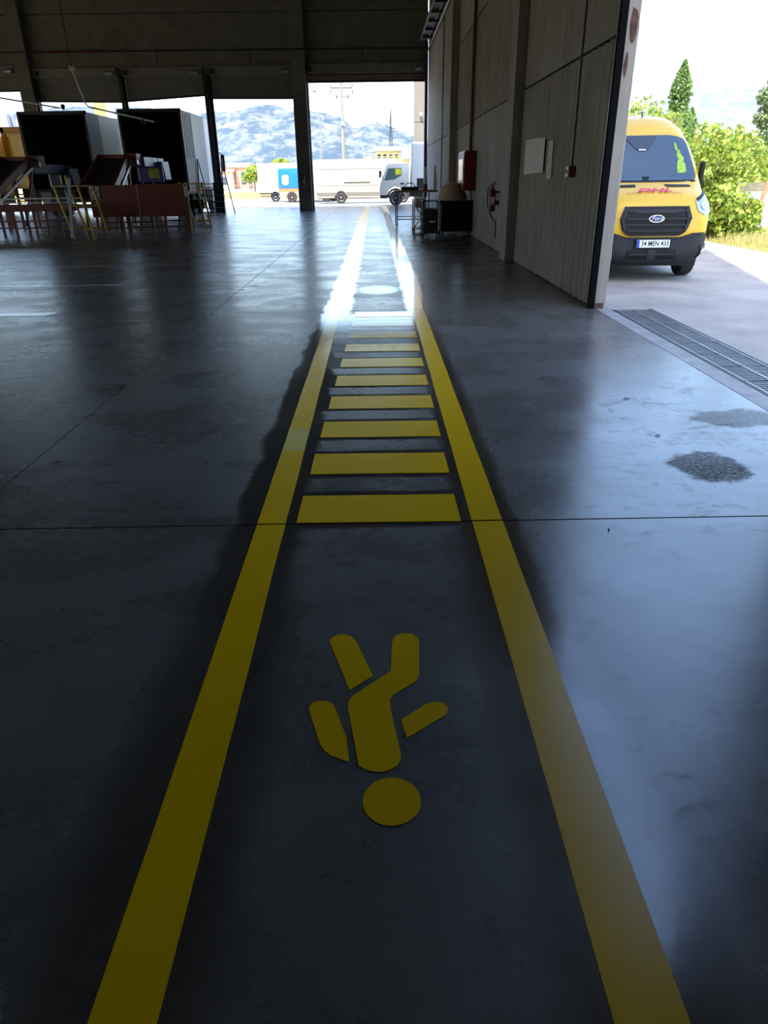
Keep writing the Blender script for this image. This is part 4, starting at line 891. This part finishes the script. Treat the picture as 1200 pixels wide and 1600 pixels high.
for (x, z) in ((-3.95, 9.25), (-2.97, 9.35), (-1.95, 9.25)): MB().lathe([(.04, 0), (.10, .05), (.05, .12), (.10, .2), (.04, .32)], (x, 75, z), 10).build('insulator', mat('insul', (.12, .08, .07), .4), up)
for (x, z) in ((-3.98, 8.7), (-1.93, 8.7), (-3.45, 8.3), (-2.35, 8.3)): MB().lathe([(.03, 0), (.08, .1), (.08, .3), (.03, .42)], (x, 75, z), 8).build('insulator', mat('insul', (.12, .08, .07), .4), up)
MB().box(-3.15, -2.75, 74.75, 75, 6.1, 6.5).build('junction_box', GALV, up)
for dx, z in ((-3.95, 9.57), (-2.97, 9.67), (-1.95, 9.57)):
    MB().tube([(dx, 75, z), (dx+6, 140, z+3)], .012, 4).build('wire', DARKST, up)
lp = thing('street_lamp', 'thin street lamp left of the utility pole', 'lamp', (-5.1, 75, 0))
MB().tube([(-5.05, 75, 0), (-5.15, 75, 7.5), (-5.25, 75, 8.7), (-5.45, 75, 8.95)], [.07, .045, .035, .03], 8).build('shaft', CP, lp); MB().box(-5.62, -5.35, 74.9, 75.1, 8.92, 9.02).build('lamp_head', DARKST, lp, bevel=.02)
mt_ = thing('lattice_mast', 'distant thin radio mast above the low building', 'mast', (4.3, 200, 0))
for (x, y) in ((3.5, 199.5), (5.1, 199.5), (4.3, 201)): MB().tube([(x, y, 0), (4.3, 200, 17.9)], .09, 5).build('mast_leg', DARKST, mt_)
for i in range(10):
    f = 1-i/11; z = 1.5*i+1; MB().tube([(4.3-.75*f, 199.5, z), (4.3+.75*f, 199.5, z+.7)], .04, 4).build('lattice_bar', DARKST, mt_)
lb = thing('low_building', 'distant low building with dark roof and yellow railing', 'building', (2, 120, 0))
box(-1.6, 6.5, 120, 128, 0, 4.1).build('wall', mat('lb_wall', (.5, .47, .40), .8), lb); box(.0, 4.2, 119.5, 128, 5.35, 5.95).build('roof', mat('lb_roof', (.25, .26, .28), .7), lb)
box(.3, 4.0, 120.5, 127, 4.1, 5.35).build('upper_storey', mat('lb_cream', (.66, .60, .42), .8), lb)
for i in range(9): box(-1.6+.9*i, -1.52+.9*i, 119.4, 119.5, 3.6, 4.9).build('rail_post', YEQ, lb)
for z in (4.1, 4.5, 4.88): box(-1.7, 6.3, 119.4, 119.48, z, z+.06).build('railing', mat('rail_yel', (.6, .5, .15), .6), lb)
box(4.2, 6.6, 118, 120, 4.2, 5.4).build('water_tank', mat('tank_grey', (.4, .38, .33), .7), lb)
for i in range(4): box(.5+.9*i, 1.0+.9*i, 120.42, 120.52, 4.4, 5.0).build('window', GLASSD, lb)
# distant red roofed houses on the left of the field
for i, (x, y, wd, h, col, lab) in enumerate(((-31, 150, 6.5, 3.0, (.55, .35, .25), 'distant brick-red shed in the field beyond the dock'), (-27, 152, 4, 3.8, (.45, .25, .17), 'distant taller brick-red hut right of the shed'), (-33, 170, 12, 3.2, (.62, .58, .45), 'distant long pale house behind the sheds'))):
    h_ = thing('field_house', lab, 'building', (x, y, 0))
    box(x-wd/2, x+wd/2, y, y+5, 0, h).build('wall', mat('fh%d' % i, col, .8), h_)
    MB().prism([(y-.3, h), (y+2.5, h+.9), (y+5.3, h)], x-wd/2-.3, x+wd/2+.3, 'x').build('roof', mat('roof_red', (.42, .16, .10), .8), h_)
    for j in range(2): box(x-wd/4+j*wd/2-.4, x-wd/4+j*wd/2+.4, y-.05, y, .8, h-.8).build('window', GLASSD, h_)
fn = thing('field_fence', 'thin wire fence on posts along the yellow field', 'fence', (-24, 95, 0))
for i in range(22): MB().tube([(-40+2.2*i, 95, 0), (-40+2.2*i, 95, 1.5)], .05, 5).build('post', CP, fn)
for z in (.5, 1.0, 1.45): MB().tube([(-40, 95, z), (8, 95, z)], .015, 4).build('wire', GALV, fn)
tb_ = thing('tank_frame', 'pale tank on a steel frame seen through the far left door', 'tank', (-29, 62, 0))
for x in (-30.3, -28.2): MB().bar((x, 62, 0), (x, 62, 7.4), .12, .12).build('leg', GALV, tb_)
box(-30.2, -28.3, 61.4, 62.8, 5.0, 6.4).build('tank', mat('tank_violet', (.30, .30, .42), .6), tb_, bevel=.1)
for z in (3.5, 4.6, 7.2): MB().bar((-30.3, 62, z), (-28.2, 62, z), .08, .08).build('cross_bar', GALV, tb_)

# mountains
def mountains(name, lab, x0, x1, y0, y1, prof, nx, ny, seed, mt, rug=34):
    vs_ = []
    for j in range(ny+1):
        v = j/ny; y = y0+(y1-y0)*v
        for i in range(nx+1):
            x = x0+(x1-x0)*i/nx; xr = x*2500./y if False else x
            k = 0
            while k < len(prof)-2 and xr > prof[k+1][0]: k += 1
            (xa, ha), (xb, hb) = prof[k], prof[k+1]; t_ = max(0, min(1, (xr-xa)/(xb-xa))); h = ha+(hb-ha)*(t_*t_*(3-2*t_))
            p = Vector((x*.006+seed, y*.006, 0))
            ridge = (1-abs(noise.noise(p)))*rug*.8+(1-abs(noise.noise(p*2.7)))*rug*.45+noise.noise(p*7)*rug*.22
            hh = h*math.sin(min(1, v*1.25)*PI/2)**1.1 if v < .8 else h*(1-(v-.8)*1.2)
            vs_.append((x, y, max(-5, hh*(1)+(ridge-rug*.9)*min(1, v*3))))
    fs = [[j*(nx+1)+i, j*(nx+1)+i+1, (j+1)*(nx+1)+i+1, (j+1)*(nx+1)+i] for j in range(ny) for i in range(nx)]
    o = MB().add(vs_, fs).build(name, mt, smooth=True); o['kind'] = 'structure'; return o
def rockmat(name, a, z):
    mm = bpy.data.materials.new(name); mm.use_nodes = True; t = mm.node_tree; b = t.nodes['Principled BSDF']
    g = t.nodes.new('ShaderNodeNewGeometry'); n = nd(t, 'ShaderNodeTexNoise', Scale=.022, Detail=12., Roughness=.74)
    mp = t.nodes.new('ShaderNodeMapping'); mp.inputs['Scale'].default_value = (1, .35, 1.5); t.links.new(g.outputs['Position'], mp.inputs[0]); t.links.new(mp.outputs[0], n.inputs['Vector'])
    r = t.nodes.new('ShaderNodeValToRGB'); r.color_ramp.elements[0].position = .44; r.color_ramp.elements[1].position = .60
    r.color_ramp.elements[0].color = (*a, 1); r.color_ramp.elements[1].color = (*z, 1); t.links.new(n.outputs['Fac'], r.inputs[0]); t.links.new(r.outputs[0], b.inputs['Base Color'])
    b.inputs['Roughness'].default_value = 1; b.inputs['Specular IOR Level'].default_value = .1; return mm
ROCK = rockmat('hazy_limestone_scrub', (.055, .082, .105), (.17, .18, .19))  # blue of distance haze mixed into the rock colour
mountains('mountain', '', -1500, 700, 1500, 2900, [(-1500, 150), (-800, 210), (-560, 185), (-430, 190), (-330, 205), (-240, 196), (-190, 186), (-110, 172), (-60, 140), (0, 150), (60, 138), (110, 118), (180, 70), (400, 60), (700, 90)], 150, 50, 2., ROCK)
ROCK2 = rockmat('hazy_far_limestone', (.11, .14, .18), (.22, .23, .24))  # paler rock, haze again put into the base colour
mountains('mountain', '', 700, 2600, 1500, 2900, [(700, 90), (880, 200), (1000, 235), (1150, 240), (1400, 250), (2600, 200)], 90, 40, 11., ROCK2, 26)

# ================================================================== RIGHT YARD VEGETATION
def foliage(name, parent, pts_fn, n, size, mt, seed, flatn=0.):
    rd = random.Random(seed); vs_ = []; fs = []
    for i in range(n):
        p, out = pts_fn(rd)
        s = size*rd.uniform(.6, 1.4); d = Vector((rd.gauss(0, 1), rd.gauss(0, 1), rd.gauss(0, 1)+.3)).normalized(); d = (d+out*.6).normalized()
        u = d.orthogonal().normalized(); a = rd.uniform(0, 2*PI); u = (Matrix.Rotation(a, 3, d) @ u); v = d.cross(u)
        b = len(vs_); vs_ += [p-u*s, p-v*s*.5+d*s*.1, p+u*s, p+v*s*.5+d*s*.1]; fs.append((b, b+1, b+2, b+3))
    me = bpy.data.meshes.new(name); off = wloc(parent) if parent else Vector((0, 0, 0))
    me.from_pydata([q-off for q in vs_], [], fs); me.materials.append(mt)
    o = bpy.data.objects.new(name, me); C.objects.link(o); o.parent = parent; o['kind'] = 'stuff'; return o
def clump_fn(blobs):
    tot = sum(b[3]**2 for b in blobs)
    def fn(rd):
        r_ = rd.uniform(0, tot)
        for bl in blobs:
            r_ -= bl[3]**2
            if r_ <= 0: break
        d = Vector((rd.gauss(0, 1), rd.gauss(0, 1), rd.gauss(0, 1))).normalized()
        rr = bl[3]*(rd.uniform(.2, 1.25)**.5); q = Vector(bl[:3])+Vector((d.x*rr, d.y*rr, d.z*rr*bl[4]))
        if q.z < .05: q.z = .05+abs(q.z)*.3
        return q, d
    return fn
def shrub(lab, x, y, h, wd, n, seed, group='bright hedge shrubs'):
    rd = random.Random(seed); t_ = thing('hedge_shrub', lab, 'shrub', (x, y, 0), group=group)
    bl = []
    for i in range(9):
        z = h*(.12+.8*i/9); r_ = wd*.5*(1.0-.35*i/9)*rd.uniform(.7, 1.0)
        bl.append((x+rd.uniform(-.35, .35)*wd, y+rd.uniform(-.3, .3)*wd, z, r_, .75))
    foliage('leaves', t_, clump_fn(bl), n, .085, LEAF, seed)
    for i in range(5):
        a = 2*PI*i/5; MB().tube([(x, y, -.02), (x+.15*wd*math.cos(a), y+.15*wd*math.sin(a), h*.4), (x+.3*wd*math.cos(a), y+.3*wd*math.sin(a), h*.8)], [.035, .025, .01], 6).build('stem', BARK, t_)
shrub('bright green shrub just right behind the yellow van', 8.55, 20.0, 2.75, 1.7, 3200, 1)
shrub('bright green shrub left of the white yard wall', 9.5, 21.3, 2.9, 1.5, 3600, 2)
shrub('bright green shrub rising over the white yard wall', 11.4, 24.3, 3.2, 2.2, 3600, 3)
shrub('bright green shrub behind the van roof, left of the cypress', 9.7, 26.5, 4.1, 2.0, 3400, 4)
shrub('bright green bush peeking over the van roof at its left', 8.8, 28.5, 3.7, 1.7, 2600, 5)
shrub('bright green shrub at the right frame edge', 13.6, 25.3, 3.2, 2.4, 3200, 6)
shrub('low bright green shrub at the wall foot', 9.55, 19.6, 1.15, .9, 1200, 8)
def conifer(name, lab, x, y, h, rad, mt, n, seed, lean=0., z0=.4):
    t_ = thing(name, lab, 'tree', (x, y, 0))
    def fn(rd):
        f = rd.random()**.8; z = z0+(h-z0)*f; r_ = rad*(1-f)**.55*(1+.25*math.sin(f*23+rd.random()*2))*min(1, f*6+.4)
        a = rd.uniform(0, 2*PI); q = r_*rd.uniform(.35, 1)**.5
        return Vector((x+lean*f+q*math.cos(a), y+q*math.sin(a), z)), Vector((math.cos(a), math.sin(a), .6))
    foliage('needles', t_, fn, n, .07, mt, seed); MB().tube([(x, y, -.02), (x+lean*.5, y, h*.5), (x+lean, y, h*.95)], [.12, .08, .02], 8).build('trunk', BARK, t_)
conifer('cypress', 'narrow pointed green cypress above the yellow van', 11.55, 30, 5.35, .85, LEAFD, 5200, 21)
conifer('cypress', 'small cypress right beside the pointed cypress', 12.5, 31, 3.9, .6, LEAFD, 2200, 22)
conifer('cypress', 'small distant cypress at the left above the van', 11.0, 36, 4.6, .6, LEAFD, 1800, 23)
pt_ = thing('leaning_tree', 'slim tree with reddish leaning trunk at the right frame edge', 'tree', (10.8, 21.5, 0))
MB().tube([(10.80, 21.2, -.02), (10.95, 21.2, 1.0), (11.12, 21.2, 2.0), (11.0, 21.2, 3.2), (10.75, 21.2, 4.6)], [.07, .06, .055, .04, .015], 8).build('trunk', mat('red_bark', (.42, .20, .12), .9, noise_amt=.3, nscale=14), pt_)
foliage('leaves', pt_, clump_fn([(10.9, 21.2, 2.75, .42, 1.1), (10.8, 21.2, 3.3, .42, 1), (10.9, 21.3, 3.9, .38, 1.1), (10.65, 21.2, 4.4, .22, 1.4), (10.45, 21.2, 2.9, .22, 1), (10.4, 21.1, 3.4, .2, 1)]), 2600, .06, LEAFP, 33)
yw = thing('yard_wall', 'low white wall with beige coping behind the grass', 'wall', (12, 22.3, 0))
for i in range(4): box(10.45+1.7*i, 10.45+1.7*i+1.68, 22.3, 22.5, -.05, 1.12).build('wall_panel', mat('white_wall', (.72, .70, .64), .8), yw)
MB().box(10.4, 17.4, 22.24, 22.56, 1.12, 1.34).build('coping', mat('coping', (.42, .36, .24), .8, noise_amt=.2), yw, bevel=.01)
# dry grass strip
def gfn(rd):
    return Vector((rd.uniform(8.7, 16.5), rd.uniform(14.5, 34), rd.uniform(.0, .16))), Vector((0, -.3, .2))
rd = random.Random(77); vs_ = []; fs = []
for i in range(26000):
    x = 8.66+abs(rd.gauss(0, 1))*2.6; y = rd.uniform(13, 30); h = rd.uniform(.08, .30)*(1 if x > 8.9 else .5)
    if x > 10.2 and 22.0 < y < 22.8: continue
    a = rd.uniform(0, PI); wv_ = .012; lx, ly = rd.gauss(0, .06), rd.gauss(0, .06)
    b = len(vs_); vs_ += [(x-wv_*math.cos(a), y-wv_*math.sin(a), -.03), (x+wv_*math.cos(a), y+wv_*math.sin(a), -.03), (x+lx, y+ly, h)]; fs.append((b, b+1, b+2))
me = bpy.data.meshes.new('dry_grass'); me.from_pydata(vs_, [], fs); me.materials.append(GRASS)
o = bpy.data.objects.new('dry_grass', me); C.objects.link(o); tag(o, 'dry yellow grass strip beside the sunlit yard', 'grass', kind='stuff')
# meadow beyond back yard
vs_ = []; fs = []
for i in range(9000):
    x = rd.uniform(-60, 5); y = 71+abs(rd.gauss(0, 1))*16; h = rd.uniform(.15, .5); wv_ = .06
    b = len(vs_); vs_ += [(x-wv_, y, -.03), (x+wv_, y, -.03), (x+rd.gauss(0, .1), y, h)]; fs.append((b, b+1, b+2))
me = bpy.data.meshes.new('meadow_grass'); me.from_pydata(vs_, [], fs); me.materials.append(GRASS)
o = bpy.data.objects.new('meadow_grass', me); C.objects.link(o); tag(o, 'dry yellow meadow beyond the back yard', 'grass', kind='stuff')
for i, (x, y, h, wd, lab) in enumerate(((-11.2, 92, 3.9, 2.8, 'rounded green tree just above the cream box truck'), (-15.4, 98, 3.1, 2.6, 'small green tree left of the cream box truck'))):
    t_ = thing('field_tree', lab, 'tree', (x, y, 0))
    foliage('leaves', t_, clump_fn([(x, y, h*.75, wd*.4, .8), (x-wd*.25, y, h*.6, wd*.28, .8), (x+wd*.25, y, h*.6, wd*.28, .8)]), 1500, .22, LEAF, 60+i)
    MB().tube([(x, y, -.02), (x, y, h*.7)], [.15, .08], 6).build('trunk', BARK, t_)
